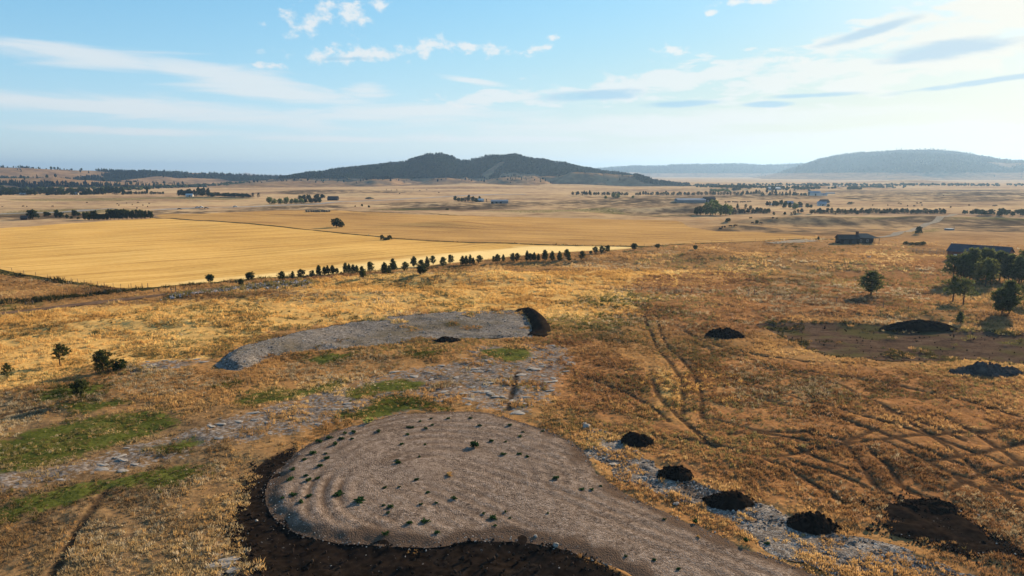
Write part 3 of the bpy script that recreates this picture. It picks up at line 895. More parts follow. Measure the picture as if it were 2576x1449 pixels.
sheet('gravel_pad', PAD2, M_gravel2, 0.5, pad2_z, 'long levelled pad of grey gravel cut into the grass slope', {'rut': lambda x, y, sd: np.clip(fbm(x, y, 12, 3, 52) * 1.5, 0, 1)})
sheet('dark_soil', SOIL, M_soil, 0.5, lambda x, y, sd: height(x, y) + 0.03 + 0.3 * fbm(x, y, 2.4, 4, 53) * sst(sd, 0, 2) - 0.25 * sst(sd, 0, 4), 'band of black soil curving round the turnaround')
sheet('dark_soil', SOIL2, M_soil, 0.5, lambda x, y, sd: height(x, y) + 0.05 + 0.4 * fbm(x, y, 2.0, 4, 54) * sst(sd, 0, 1.5) + 0.15 * sst(sd, 0, 2), 'flat spread of dark soil beside the driveway')
sheet('dirt_patch', DIRT, M_dirt, 1.1, lambda x, y, sd: height(x, y) + 0.03 + 0.15 * fbm(x, y, 5.0, 3, 55) * sst(sd, 0, 2) - 0.5 * sst(sd, 0, 5) * (1 - sst(x, 100, 150)), 'bare brown dirt patch with thin green weeds')
sheet('rubble_strip', RUBBLE, M_rubble, 0.42, lambda x, y, sd: height(x, y) + 0.03 + 0.35 * fbm(x, y, 1.6, 4, 56) * sst(sd, 0, 1.2), 'strip of broken pale stone along the driveway', {'rut': lambda x, y, sd: np.clip(fbm(x, y, 5, 3, 57) * 2.0 - 0.1, 0, 1)})
sheet('field', FIELD_A, M_fieldA, 7.0, lambda x, y, sd: height(x, y) + 0.03, 'large golden mown field with a pale strip along its near edge',
      {'pale': lambda x, y, sd: sst(sdf(PALE, x, y, 12.0), -3.0, 3.0)})
sheet('field', FIELD_B, M_fieldB, 8.0, lambda x, y, sd: height(x, y) + 0.03, 'brownish golden field beyond the fence line', {'pale': lambda x, y, sd: 0 * x})


def ribbon(name, line, width, mat, label, lift=0.06, kind='structure', ragged=0.0, nx=5):
    d = np.gradient(line, axis=0); d /= np.hypot(d[:, 0], d[:, 1])[:, None] + 1e-9
    nrm = np.stack([-d[:, 1], d[:, 0]], 1)
    rows = []
    for k in np.linspace(-0.5, 0.5, nx):
        wv = width * (1 + ragged * fbm(line[:, 0] + 50 * k, line[:, 1], 12, 2, 70))
        p = line + nrm * (k * wv)[:, None] if np.ndim(wv) else line + nrm * k * wv
        rows.append(np.stack([p[:, 0], p[:, 1], height(p[:, 0], p[:, 1]) + lift - 0.5 * lift * (abs(k) > 0.49)], 1))
    V = np.concatenate(rows)
    me = mesh_np(name, V, grid_faces(nx, len(line)), mat)
    set_float(me, 'rut', np.zeros(len(V)))
    return tag(link(name, me), label, kind=kind)


ribbon('road', HIGHWAY, 12.0, M_asphalt, 'pale grey highway crossing the plain', 0.5)
ribbon('gravel_road', LANE, 4.6, M_lane, 'pale gravel lane climbing past the lone tree', 0.35, ragged=0.25)
ribbon('dirt_road', TWO_TRACK, 4.2, M_track, 'brown dirt track along the foot of the grass slope', 0.22, ragged=0.3)
ribbon('gravel_yard', smooth_poly([(1935, 612.5), (1985, 609), (2040, 605)], closed=False, step=6), 9.0, M_lane, 'pale gravel yard beside the dark house', 0.3, ragged=0.3)

# ------------------------------------------------------------------ hills
mt, n = material('hill_slope')
pos = n.n('ShaderNodeNewGeometry').outputs['Position']
a = n.n('ShaderNodeAttribute', dict(attribute_name='forest'))
f1 = n.noise(pos, 0.012, 6.0, 0.65); f2 = n.noise(pos, 0.05, 4.0, 0.6)
c = n.ramp(n.m('ADD', n.m('MULTIPLY', f1, 0.6), n.m('MULTIPLY', f2, 0.4)), [(0.36, (0.12, 0.075, 0.042)), (0.52, (0.25, 0.155, 0.080)), (0.66, (0.35, 0.225, 0.115))])
c = n.mix(n.sstep(n.m('ADD', a.outputs['Fac'], n.m('MULTIPLY', n.m('SUBTRACT', f2, 0.5), 1.2)), 0.35, 0.65), c, n.ramp(f2, [(0.35, (0.010, 0.014, 0.008)), (0.65, (0.028, 0.032, 0.016))]))
finish(n, c, 0.95, f2, 0.6, 4.0, 0.05)
M_hill = mt


def sil(pts, D):
    """skyline given in picture places -> azimuth and height at distance D"""
    azs, zs = [], []
    for u, v in pts:
        x, y, z = ray(u, v)
        azs.append(math.atan2(x, y)); zs.append(CAM_Z + D * z / math.hypot(x, y))
    return np.array(azs), np.array(zs)


HILLS = {}


def hill(name, layers, na, nr, r0, r1, label, seed, gully=0.22, rough=6.0, wl=420.0, forest=None):
    """layers: (skyline, ridge distance, foot distance, back distance, profile power)"""
    LS = [(*sil(s, D), D, ft, bk, pw) for (s, D, ft, bk, pw) in layers]
    a0 = min(l[0].min() for l in LS); a1 = max(l[0].max() for l in LS)

    def hz(x, y):
        A = np.arctan2(x, y); rad = np.hypot(x, y)
        z = np.full(x.shape, -6.0); pm = np.zeros(x.shape)
        for (azs, zs, D, ft, bk, pw) in LS:
            Z = np.interp(A, azs, zs, left=-8, right=-8)
            q = rad + 0.30 * (D - ft) * fbm(x, y, wl, 3, seed)
            q = np.where(rad > D, rad, np.minimum(q, D))
            p = np.where(q <= D, np.clip((q - ft) / (D - ft), 0, 1), np.clip((bk - q) / (bk - D), 0, 1))
            p = p ** pw; p = p * p * (3 - 2 * p) * 0.6 + p * 0.4
            lay = (Z + 6) * p * (1 - gully * (1 - p) * (np.abs(fbm(x, y, wl * 0.55, 4, seed + 3)) * 2.4)) - 6 + rough * fbm(x, y, wl * 0.3, 4, seed + 7) * np.clip(p * 4, 0, 1) * np.clip((Z + 6) / 40, 0, 1)
            better = lay > z
            pm = np.where(better, p, pm); z = np.maximum(z, lay)
        return z, pm
    aa = np.linspace(a0, a1, na); rr = np.linspace(r0, r1, nr)
    RR, AA = np.meshgrid(rr, aa, indexing='ij')
    X = (RR * np.sin(AA)).ravel(); Y = (RR * np.cos(AA)).ravel()
    Z, PM = hz(X, Y)
    me = mesh_np(name, np.stack([X, Y, Z], 1), grid_faces(nr, na)[:, ::-1], M_hill)
    fm = forest(X, Y, Z, PM) if forest else np.zeros(len(X))
    set_float(me, 'forest', fm)
    HILLS[label] = (hz, a0, a1, r0, r1, forest)
    return tag(link(name, me), label, kind='structure')


def uof(x, y):
    return 1287.5 + FPX * x / (y * math.cos(PITCH) + 0 * y) * math.cos(PITCH)


CENTRAL = [(560, 466), (600, 461), (640, 456), (700, 449), (760, 443), (840, 430), (930, 417), (980, 411), (1010, 412), (1040, 402), (1075, 391), (1110, 389), (1140, 396),
           (1160, 406), (1180, 404), (1230, 394), (1280, 393), (1330, 400), (1370, 405), (1420, 411), (1450, 418), (1490, 427), (1530, 436), (1600, 444), (1650, 462), (1680, 468)]
MESA = [(1320, 460), (1345, 443), (1380, 440), (1440, 438), (1500, 437.5), (1560, 439), (1600, 442), (1622, 450), (1645, 457), (1700, 465), (1760, 468)]
TANHILL = [(1100, 470), (1170, 462), (1220, 452), (1262, 443), (1300, 440), (1345, 441), (1372, 450), (1400, 466)]
KNOB = [(820, 468), (880, 458), (935, 449), (985, 450), (1020, 462), (1060, 468)]
KNOB2 = [(560, 466), (640, 459), (740, 455), (830, 454), (900, 458), (960, 466)]
KNOB3 = [(1040, 466), (1090, 452), (1130, 448), (1180, 451), (1230, 462)]
FOOT = [(520, 468), (700, 463), (900, 462), (1100, 463), (1250, 465), (1400, 467), (1500, 469)]


def forest_c(x, y, z, p):
    u = uof(x, y)
    f = fbm(x, y, 260, 4, 91); rad_ = np.hypot(x, y)
    m = sst(p + 0.9 * f, 0.36, 0.46) * (1 - (rad_ < 2240) * sst(0.25 - f, 0, 0.15))
    hi_ = sst(z, 14, 28)
    m = np.maximum(m * hi_, sst(z + 50 * f, 48, 70))
    rad = np.hypot(x, y)
    m = m * np.where((u > 1190) & (rad < 2230), 0.0, 1.0)
    m = np.maximum(m, 0.9 * sst(u, 1570, 1610) * sst(p, 0.55, 0.8) * (rad < 2230))
    return np.clip(m, 0, 1)


hill('hill', [(CENTRAL, 2560, 2140, 3300, 1.0), (MESA, 2140, 2040, 2500, 0.75), (TANHILL, 2150, 1810, 2450, 0.8), (KNOB, 2170, 1900, 2450, 0.9), (KNOB2, 2250, 1950, 2500, 0.9), (KNOB3, 2200, 1900, 2500, 0.9), (FOOT, 2120, 1860, 2350, 1.0)],
     520, 330, 1800, 3350, 'dark pine covered hill with a double summit in the middle distance', 200, gully=0.6, rough=11.0, wl=300.0, forest=forest_c)
LEFT1 = [(-420, 412), (-200, 415), (0, 422), (60, 425), (120, 427), (200, 430), (300, 433), (400, 435), (480, 436.5), (560, 439), (640, 442), (760, 446)]
LEFT2 = [(-420, 440), (-200, 442), (0, 447), (60, 449), (130, 446), (200, 454), (300, 458), (420, 462), (560, 464), (640, 466)]


def forest_l(x, y, z, p):
    f = fbm(x, y, 420, 4, 95)
    rad = np.hypot(x, y)
    band = sst(0.26 - np.abs(p - 0.66 + 0.8 * f), 0.04, 0.09) * (rad > 2650) * (rad < 3270)
    band = np.maximum(band, sst(0.17 - np.abs(p - 0.45 + 0.8 * f), 0.04, 0.09) * 0.9)
    return np.clip(band, 0, 1)


hill('hill', [(LEFT1, 3300, 2700, 4600, 1.0), (LEFT2, 2300, 2000, 2700, 1.0)], 320, 240, 1800, 4700, 'long low ridge with dark bands of trees at the left', 230, gully=0.35, forest=forest_l)
RIGHT1 = [(1800, 461), (1850, 454), (1900, 446), (1960, 436), (2000, 424), (2030, 414), (2060, 404), (2100, 394), (2150, 388), (2200, 382), (2260, 378), (2340, 376), (2400, 379), (2440, 385),
          (2480, 393), (2510, 400), (2540, 404), (2575, 405), (2680, 412), (2800, 418), (3000, 430)]
RIGHT1F = [(1800, 462), (2000, 458), (2200, 452), (2400, 450), (2600, 452), (3000, 455)]


def forest_r(x, y, z, p):
    f = fbm(x, y, 700, 5, 97)
    return np.clip(sst(p * 0.4 + 1.1 * f, -0.34, -0.06) * sst(z, 25, 60), 0, 1) * 0.9


hill('mountain', [(RIGHT1, 6600, 4500, 8600, 1.1), (RIGHT1F, 5200, 4000, 6200, 1.0)], 300, 180, 3800, 8700, 'broad hazy mountain at the right', 260, gully=0.45, rough=14, wl=1100, forest=forest_r)
RIGHT2 = [(1420, 440), (1470, 428), (1500, 423), (1520, 421.5), (1560, 419), (1600, 418), (1660, 420), (1720, 416.5), (1800, 416), (1850, 414), (1900, 414.5), (1960, 413), (2010, 413), (2100, 416), (2200, 420)]
hill('mountain', [(RIGHT2, 9200, 7000, 11500, 1.0)], 200, 120, 6500, 11600, 'long blue forested ridge far behind the dark hill', 270, gully=0.4, rough=18, wl=1500, forest=forest_r)
BUTTE = [(480, 441), (560, 440), (590, 438.5), (605, 436.5), (618, 434), (632, 437), (650, 439), (700, 440.5), (740, 441)]
hill('butte', [(BUTTE, 13000, 12000, 14000, 1.0)], 60, 30, 11800, 14100, 'tiny blue butte on the left horizon', 280, rough=2, wl=2000)

# ------------------------------------------------------------------ haze
hm, hn = material('haze_air')
vol = hn.n('ShaderNodeVolumePrincipled', Color=(0.36, 0.57, 0.88), Density=0.000080, Anisotropy=0.38)
hn.n('ShaderNodeOutputMaterial', Volume=vol.outputs[0])
hb = MB(); hb.box((0, 0, 170 - 9), (41400, 41400, 342))
haze = tag(hb.obj('haze', hm), 'thin pale haze filling the air over the plain', kind='stuff')
haze.display_type = 'WIRE'


# ------------------------------------------------------------------ scatter by geometry nodes
def scatter(name, P, rot, scl, tint, pick, protos, label, mat=None):
    me = bpy.data.meshes.new(name)
    me.vertices.add(len(P)); me.vertices.foreach_set('co', np.asarray(P, np.float32).ravel())
    v = me.attributes.new('rot', 'FLOAT_VECTOR', 'POINT'); v.data.foreach_set('vector', np.asarray(rot, np.float32).ravel())
    v = me.attributes.new('scl', 'FLOAT_VECTOR', 'POINT'); v.data.foreach_set('vector', np.asarray(scl, np.float32).ravel())
    v = me.attributes.new('tint', 'FLOAT_COLOR', 'POINT'); v.data.foreach_set('color', np.concatenate([tint, np.ones((len(P), 1))], 1).astype(np.float32).ravel())
    v = me.attributes.new('pick', 'INT', 'POINT'); v.data.foreach_set('value', np.asarray(pick, np.int32))
    me.update()
    o = link(name, me)
    t = bpy.data.node_groups.new(name, 'GeometryNodeTree')
    t.interface.new_socket('Geometry', in_out='INPUT', socket_type='NodeSocketGeometry')
    t.interface.new_socket('Geometry', in_out='OUTPUT', socket_type='NodeSocketGeometry')
    N = t.nodes; Lk = t.links
    gi = N.new('NodeGroupInput'); go = N.new('NodeGroupOutput')
    iop = N.new('GeometryNodeInstanceOnPoints'); join = N.new('GeometryNodeJoinGeometry')
    for pr in reversed(protos):
        oi = N.new('GeometryNodeObjectInfo'); oi.inputs['Object'].default_value = pr; oi.inputs['As Instance'].default_value = True
        Lk.new(oi.outputs['Geometry'], join.inputs[0])

    def named(nm, ty):
        a_ = N.new('GeometryNodeInputNamedAttribute'); a_.data_type = ty; a_.inputs[0].default_value = nm
        return a_.outputs[0]
    Lk.new(gi.outputs[0], iop.inputs['Points']); Lk.new(join.outputs[0], iop.inputs['Instance'])
    iop.inputs['Pick Instance'].default_value = True
    Lk.new(named('pick', 'INT'), iop.inputs['Instance Index'])
    Lk.new(named('rot', 'FLOAT_VECTOR'), iop.inputs['Rotation']); Lk.new(named('scl', 'FLOAT_VECTOR'), iop.inputs['Scale'])
    Lk.new(iop.outputs[0], go.inputs[0])
    md = o.modifiers.new('scatter', 'NODES'); md.node_group = t
    return tag(o, label, kind='stuff')


M_blade = tinted('grass_blades', None, None, transl=0.55)
M_ftree = tinted('hill_conifers', None, None, transl=0.15)
M_chip = tinted('stone_chips', None, None, transl=0.0)


def proto(name, me):
    return bpy.data.objects.new(name, me)     # never linked to the scene: only the scatter refers to it


def tuft_mesh(seed, nb, rad, hgt, wid, lean):
    rnd = np.random.default_rng(seed); V = []; F = []
    for i in range(nb):
        a = rnd.random() * 6.283; d = rad * math.sqrt(rnd.random())
        b = np.array([d * math.cos(a), d * math.sin(a), -0.05]); t = rnd.random() * 6.283
        s = np.array([math.cos(t), math.sin(t), 0]) * wid * (0.7 + 0.6 * rnd.random())
        h = hgt * (0.55 + 0.6 * rnd.random()) * (1.1 - 0.5 * d / rad)
        q = rnd.random() * 6.283
        tip = b + np.array([math.cos(q) * lean * h + 0.3 * b[0], math.sin(q) * lean * h + 0.3 * b[1], h])
        mid_ = (b + tip) / 2 + np.array([0, 0, 0.12 * h])
        k = len(V)
        V += [b - s, b + s, mid_ + s * 0.8, mid_ - s * 0.8, tip]
        F += [(k, k + 1, k + 2), (k, k + 2, k + 3), (k + 3, k + 2, k + 4)]
    return mesh_np('grass_tuft', np.array(V), np.array(F), M_blade, smooth=False)


TUFTS = [proto('grass_tuft', tuft_mesh(1, 16, 0.30, 0.42, 0.035, 0.45)), proto('grass_tuft', tuft_mesh(2, 20, 0.42, 0.36, 0.040, 0.6)), proto('grass_tuft', tuft_mesh(3, 13, 0.22, 0.55, 0.030, 0.35)),
         proto('grass_tuft', tuft_mesh(4, 26, 0.65, 0.26, 0.06, 0.8))]


def fan_points(n, r0, r1, half=R(52)):
    rr = np.sqrt(r0 * r0 + RNG.random(n) * (r1 * r1 - r0 * r0)); aa = (RNG.random(n) * 2 - 1) * half
    return rr * np.sin(aa), rr * np.cos(aa)


HEAP_SPOTS = [(1126, 861, 78, 4.0), (1828, 849, 108, 6.5), (2326, 829, 200, 5.5), (2490, 945, 200, 5.5), (1606, 1119, 92, 3.6), (1703, 1206, 104, 3.6), (1838, 1277, 140, 4.2), (2050, 1336, 146, 4.0)]     # grass keeps off them


def lerp_cols(stops, f):
    xs = [s for s, _ in stops]
    return np.stack([np.interp(f, xs, [c[k] for _, c in stops]) for k in range(3)], 1)


def grass():
    xs, ys, ss = [], [], []
    for n_, r0, r1, sc in ((45000, 50, 100, 0.9), (63000, 100, 160, 1.1), (53000, 160, 270, 1.6), (46000, 270, 430, 2.0)):
        x, y = fan_points(n_, r0, r1); xs.append(x); ys.append(y); ss.append(np.full(n_, sc))
    x = np.concatenate(xs); y = np.concatenate(ys); s = np.concatenate(ss)
    keep = RNG.random(len(x)) > sst(np.hypot(x, y), 250, 430) * 0.9
    for hu, hv, hw, hd in HEAP_SPOTS:
        hx, hy = at(hu, hv); W_ = px2m(float(hy[0]), hw) / 2
        keep &= ((x - hx[0]) / (W_ * 1.05)) ** 2 + ((y - hy[0] - hd * 0.28) / (hd * 0.55)) ** 2 > 1.0
    for p, lim in ((PAD, -0.2), (FIELD_A, -1.5), (FIELD_B, 0.0)):
        keep &= sdf(p, x, y, 3.0) < lim
    ragged = np.clip(fbm(x, y, 4.0, 3, 312) + 0.08, 0, 1)
    for p, k_ in ((SOIL, 5.0), (SOIL2, 5.0), (DIRT, 34.0)):
        keep &= sdf(p, x, y, 12.0) < 0.2 + k_ * ragged * RNG.random(len(x))
    keep &= (sdf(RUBBLE, x, y, 3.0) < 0.5) | (fbm(x, y, 3.0, 3, 310) > 0.12)
    keep &= (sdf(PAD2, x, y, 3.0) < 0.1) | (fbm(x, y, 7.0, 3, 311) > 0.22)
    keep &= track_mask(x, y) < 0.25
    keep &= line_dist(TWO_TRACK, x, y, 5.0) > 2.2
    bare = hmask(BARE, x, y, 2.5); green = np.maximum(hmask(GREEN[:12], x, y, 2.6), 0.45 * hmask(GREEN[12:], x, y, 4.0)); red = hmask(RED, x, y, 5.0); gold = hmask(GOLD, x, y, 6.0); weed = hmask(WEEDY, x, y, 1.5)
    cl = fbm(x, y, 5.0, 4, 301)
    keep &= RNG.random(len(x)) > np.clip(0.80 * bare * (1 - green) + 0.25 - 1.5 * cl, 0.0, 0.93)
    x, y, s, bare, green, red, gold, weed, cl = [q[keep] for q in (x, y, s, bare, green, red, gold, weed, cl)]
    n_ = len(x)
    f = np.clip(0.5 + 0.80 * fbm(x, y, 18.0, 4, 302) + 0.26 * (RNG.random(n_) - 0.5), 0, 1)
    c = lerp_cols([(0.1, (0.20, 0.108, 0.044)), (0.45, (0.38, 0.205, 0.075)), (0.7, (0.52, 0.30, 0.108)), (1, (0.64, 0.42, 0.17))], f)
    cr_ = lerp_cols([(0.1, (0.14, 0.066, 0.028)), (0.5, (0.27, 0.132, 0.052)), (1, (0.41, 0.235, 0.092))], f)
    cg = lerp_cols([(0.1, (0.42, 0.225, 0.065)), (0.5, (0.66, 0.385, 0.115)), (1, (0.80, 0.54, 0.20))], f)
    cgr = lerp_cols([(0.1, (0.035, 0.036, 0.009)), (0.5, (0.085, 0.082, 0.017)), (1, (0.22, 0.17, 0.048))], f)
    cw = lerp_cols([(0.1, (0.02, 0.020, 0.008)), (0.6, (0.07, 0.060, 0.020)), (1, (0.18, 0.14, 0.045))], f)
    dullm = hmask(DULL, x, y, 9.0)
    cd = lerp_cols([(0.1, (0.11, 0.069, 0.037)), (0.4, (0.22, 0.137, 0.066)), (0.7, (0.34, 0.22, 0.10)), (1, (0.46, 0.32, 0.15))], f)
    strawm = sst(fbm(x, y, 26.0, 3, 321), 0.08, 0.35) * 0.5
    cst = lerp_cols([(0.1, (0.26, 0.185, 0.10)), (0.5, (0.43, 0.315, 0.175)), (1, (0.56, 0.43, 0.26))], f)
    col_ = lerp_cols([(0.1, (0.10, 0.078, 0.028)), (0.5, (0.19, 0.145, 0.05)), (1, (0.30, 0.23, 0.085))], f)
    olive = sst(fbm(x, y, 40.0, 3, 320), 0.02, 0.30) * 0.42
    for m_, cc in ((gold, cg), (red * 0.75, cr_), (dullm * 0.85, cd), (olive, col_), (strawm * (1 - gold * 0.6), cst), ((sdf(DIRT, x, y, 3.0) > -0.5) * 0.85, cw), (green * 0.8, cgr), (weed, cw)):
        pickm = (RNG.random(n_) < m_)[:, None]
        c = np.where(pickm, cc, c)
    q_ = RNG.random(n_)[:, None]
    c = np.where(q_ < 0.06, c * 0.6, np.where(q_ > 0.95, np.minimum(c * 1.2 + 0.04, 0.75), c))
    c = c * np.array([0.95, 1.0, 1.08])
    z = ground_height(x, y)
    z = np.where((sdf(SOIL, x, y, 3.0) > 0) | (sdf(SOIL2, x, y, 3.0) > 0) | (sdf(DIRT, x, y, 3.0) > 0), height(x, y), z)
    z = np.where((sdf(RUBBLE, x, y, 3.0) > 0.3) | (sdf(PAD2, x, y, 3.0) > 0.0), height(x, y) + 0.1, z)
    rot = np.stack([np.zeros(n_), np.zeros(n_), RNG.random(n_) * 6.283], 1)
    k = s * (0.6 + 0.7 * RNG.random(n_)) * (1 + 0.5 * np.clip(cl, -0.5, 1))
    k = np.where(weed > 0.5, k * 1.5, np.where(green > 0.5, k * 0.65, k))
    scl = np.stack([k, k, k * (0.8 + 0.5 * RNG.random(n_))], 1)
    G = green > 0.6
    scatter('dry_grass', np.stack([x, y, z], 1)[~G], rot[~G], scl[~G], c[~G], RNG.integers(0, 4, n_)[~G], TUFTS, 'tufts of dry tan and rust coloured prairie grass')
    scatter('green_grass', np.stack([x, y, z], 1)[G], rot[G], scl[G], c[G], RNG.integers(0, 4, n_)[G], TUFTS, 'patches of short green grass on the near slope')


grass()


# stone chips --------------------------------------------------------
def rock_mesh(seed, flat=0.6, name='rock', mat=None, sub=2):
    import bmesh
    bm = bmesh.new(); bmesh.ops.create_icosphere(bm, subdivisions=sub, radius=1.0)
    rnd = random.Random(seed); off = Vector((rnd.random() * 50, rnd.random() * 50, rnd.random() * 50))
    from mathutils import noise as mn
    for v in bm.verts:
        d = 1 + 0.55 * mn.noise(v.co * 1.1 + off) + 0.25 * mn.noise(v.co * 2.7 + off)
        v.co = Vector((v.co.x * d, v.co.y * d * 0.8, v.co.z * d * flat))
    me = bpy.data.meshes.new(name); bm.to_mesh(me); bm.free()
    me.materials.append(mat or M_rock)
    return me


CHIPS = [proto('stone_chip', rock_mesh(s_, 0.6, 'stone_chip', M_chip, 1)) for s_ in (1, 2, 3)]


def chips():
    xs, ys, ks = [], [], []
    for poly, n_, k0 in ((RUBBLE, 9000, 0.10), (PAD2, 5200, 0.12), (SOIL2, 260, 0.06), (SOIL, 260, 0.055)):
        lo, hi = poly.min(0), poly.max(0)
        x = lo[0] + RNG.random(n_ * 3) * (hi[0] - lo[0]); y = lo[1] + RNG.random(n_ * 3) * (hi[1] - lo[1])
        d = sdf(poly, x, y, 2.0); ok = d > 0.1
        if poly is PAD2:
            x0 = poly[:, 0].min(); ok &= (RNG.random(len(x)) < 0.25 + 0.75 * (x < x0 + 9)) | (d < 1.2)
        x, y = x[ok][:n_], y[ok][:n_]
        xs.append(x); ys.append(y); ks.append(k0 * (0.4 + 1.6 * RNG.random(len(x)) ** 3))
    # the gravel's stony outer bank
    i = RNG.integers(0, len(PAD), 2600); t = RNG.normal(0.5, 0.5, 2600)
    cpt = PAD.mean(0); dirv = cpt - PAD[i]; dirv /= np.hypot(dirv[:, 0], dirv[:, 1])[:, None]
    q = PAD[i] + dirv * t[:, None] + RNG.normal(0, 0.25, (2600, 2))
    okq = q[:, 0] < 40
    xs.append(q[okq, 0]); ys.append(q[okq, 1]); ks.append(0.06 * (0.5 + 1.5 * RNG.random(okq.sum()) ** 3))
    x = np.concatenate(xs); y = np.concatenate(ys); k = np.concatenate(ks); n_ = len(x)
    z = height(x, y) + 0.05
    sd = sdf(PAD, x, y, 2.0); z = np.where(sd > 0, pad_z(x, y, np.maximum(sd, 0)), z)
    sd = sdf(PAD2, x, y, 2.0); z = np.where(sd > 0, pad2_z(x, y, np.maximum(sd, 0)), z)
    g = RNG.random(n_)[:, None]; c = np.array([0.06, 0.054, 0.051]) * (1 - g ** 2) + np.array([0.46, 0.41, 0.36]) * g ** 2
    rot = RNG.random((n_, 3)) * np.array([0.6, 0.6, 6.28]); scl = np.stack([k, k, k], 1) * (0.7 + 0.6 * RNG.random((n_, 3)))
    scatter('stone_chips', np.stack([x, y, z], 1), rot, scl, c, RNG.integers(0, 3, n_), CHIPS, 'scattered chips of broken pale limestone')


chips()


def clods():
    xs, ys, ks = [], [], []
    for poly, n_ in ((SOIL, 2600), (SOIL2, 900), (DIRT, 700)):
        i = RNG.integers(0, len(poly), n_); q = poly[i] + RNG.normal(0, 0.9, (n_, 2))
        xs.append(q[:, 0]); ys.append(q[:, 1]); ks.append(0.06 + 0.17 * RNG.random(n_) ** 3)
        lo, hi = poly.min(0), poly.max(0); x = lo[0] + RNG.random(n_) * (hi[0] - lo[0]); y = lo[1] + RNG.random(n_) * (hi[1] - lo[1]); ok = sdf(poly, x, y, 2.0) > 0
        xs.append(x[ok]); ys.append(y[ok]); ks.append(0.06 + 0.2 * RNG.random(ok.sum()) ** 3)
    x = np.concatenate(xs); y = np.concatenate(ys); k = np.concatenate(ks)
    ok = sdf(PAD, x, y, 2.0) < 0.4
    x, y, k = x[ok], y[ok], k[ok]; n_ = len(x)
    g = RNG.random(n_)[:, None]; c = np.array([0.010, 0.007, 0.0055]) * (1 - g) + np.array([0.050, 0.034, 0.025]) * g
    scatter('soil_clods', np.stack([x, y, height(x, y) + 0.02], 1), RNG.random((n_, 3)) * 6.28, np.stack([k, k, k], 1) * (0.7 + 0.6 * RNG.random((n_, 3))), c, RNG.integers(0, 3, n_), CHIPS, 'loose clods of dark soil')


clods()


# hill forests ------------------------------------------------------
def conifer_lowpoly(seed, kind=0):
    rnd = random.Random(seed); V = []; F = []
    for lv in range(4):
        z0 = 0.12 + lv * 0.2; rad = (0.27 - lv * 0.055) * (0.85 + 0.3 * rnd.random()); top = z0 + 0.36 if lv < 3 else 1.0
        if kind:
            rad = [0.26, 0.36, 0.32, 0.16][lv]; top = [0.5, 0.7, 0.9, 1.0][lv]
        b = len(V); V.append((rnd.uniform(-.03, .03), rnd.uniform(-.03, .03), top)); k = 6; rot = rnd.random() * 6
        for i in range(k):
            q = rad * (0.65 + 0.6 * rnd.random()); t = rot + i * 2 * math.pi / k
            V.append((q * math.cos(t), q * math.sin(t), z0 + rnd.uniform(-.05, .05)))
        for i in range(k):
            F.append((b, b + 1 + i, b + 1 + (i + 1) % k))
    return mesh_np('conifer', np.array(V), np.array(F), M_ftree, smooth=False)


def bushy_lowpoly(seed):
    me = rock_mesh(seed, 1.0, 'bushy_tree', M_ftree, 1)
    for v in me.vertices:
        v.co = Vector((v.co.x * 0.36, v.co.y * 0.42, max(0.0, v.co.z * 0.45 + 0.48)))
    return me


FT = [proto('conifer', conifer_lowpoly(s_)) for s_ in (1, 2, 3)] + [proto('bushy_tree', bushy_lowpoly(s_)) for s_ in (5, 6)]


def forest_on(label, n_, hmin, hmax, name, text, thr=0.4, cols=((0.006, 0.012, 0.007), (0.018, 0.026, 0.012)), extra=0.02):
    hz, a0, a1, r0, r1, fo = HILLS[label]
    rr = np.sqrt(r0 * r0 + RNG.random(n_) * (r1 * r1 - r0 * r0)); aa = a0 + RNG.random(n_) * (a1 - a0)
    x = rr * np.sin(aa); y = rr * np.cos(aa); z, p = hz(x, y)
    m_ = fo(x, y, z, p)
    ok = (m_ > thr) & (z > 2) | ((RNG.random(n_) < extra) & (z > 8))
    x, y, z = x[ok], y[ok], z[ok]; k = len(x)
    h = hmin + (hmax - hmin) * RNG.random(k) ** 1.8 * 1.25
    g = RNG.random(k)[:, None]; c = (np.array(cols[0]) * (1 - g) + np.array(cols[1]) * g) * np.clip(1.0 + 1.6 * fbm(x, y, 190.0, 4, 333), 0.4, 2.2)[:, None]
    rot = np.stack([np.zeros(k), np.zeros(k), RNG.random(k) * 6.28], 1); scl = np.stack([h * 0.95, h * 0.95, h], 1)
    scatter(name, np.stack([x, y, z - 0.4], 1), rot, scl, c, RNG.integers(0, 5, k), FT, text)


forest_on('dark pine covered hill with a double summit in the middle distance', 90000, 5, 10, 'hill_forest', 'dark pine forest covering the middle hill')
forest_on('long low ridge with dark bands of trees at the left', 60000, 7, 13, 'ridge_forest', 'bands of dark trees along the left ridge', extra=0.01)
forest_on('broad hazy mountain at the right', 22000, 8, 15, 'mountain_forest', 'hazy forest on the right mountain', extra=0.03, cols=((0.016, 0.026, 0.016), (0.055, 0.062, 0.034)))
forest_on('long blue forested ridge far behind the dark hill', 14000, 12, 22, 'mountain_forest', 'blue forest on the farthest ridge', extra=0.05)


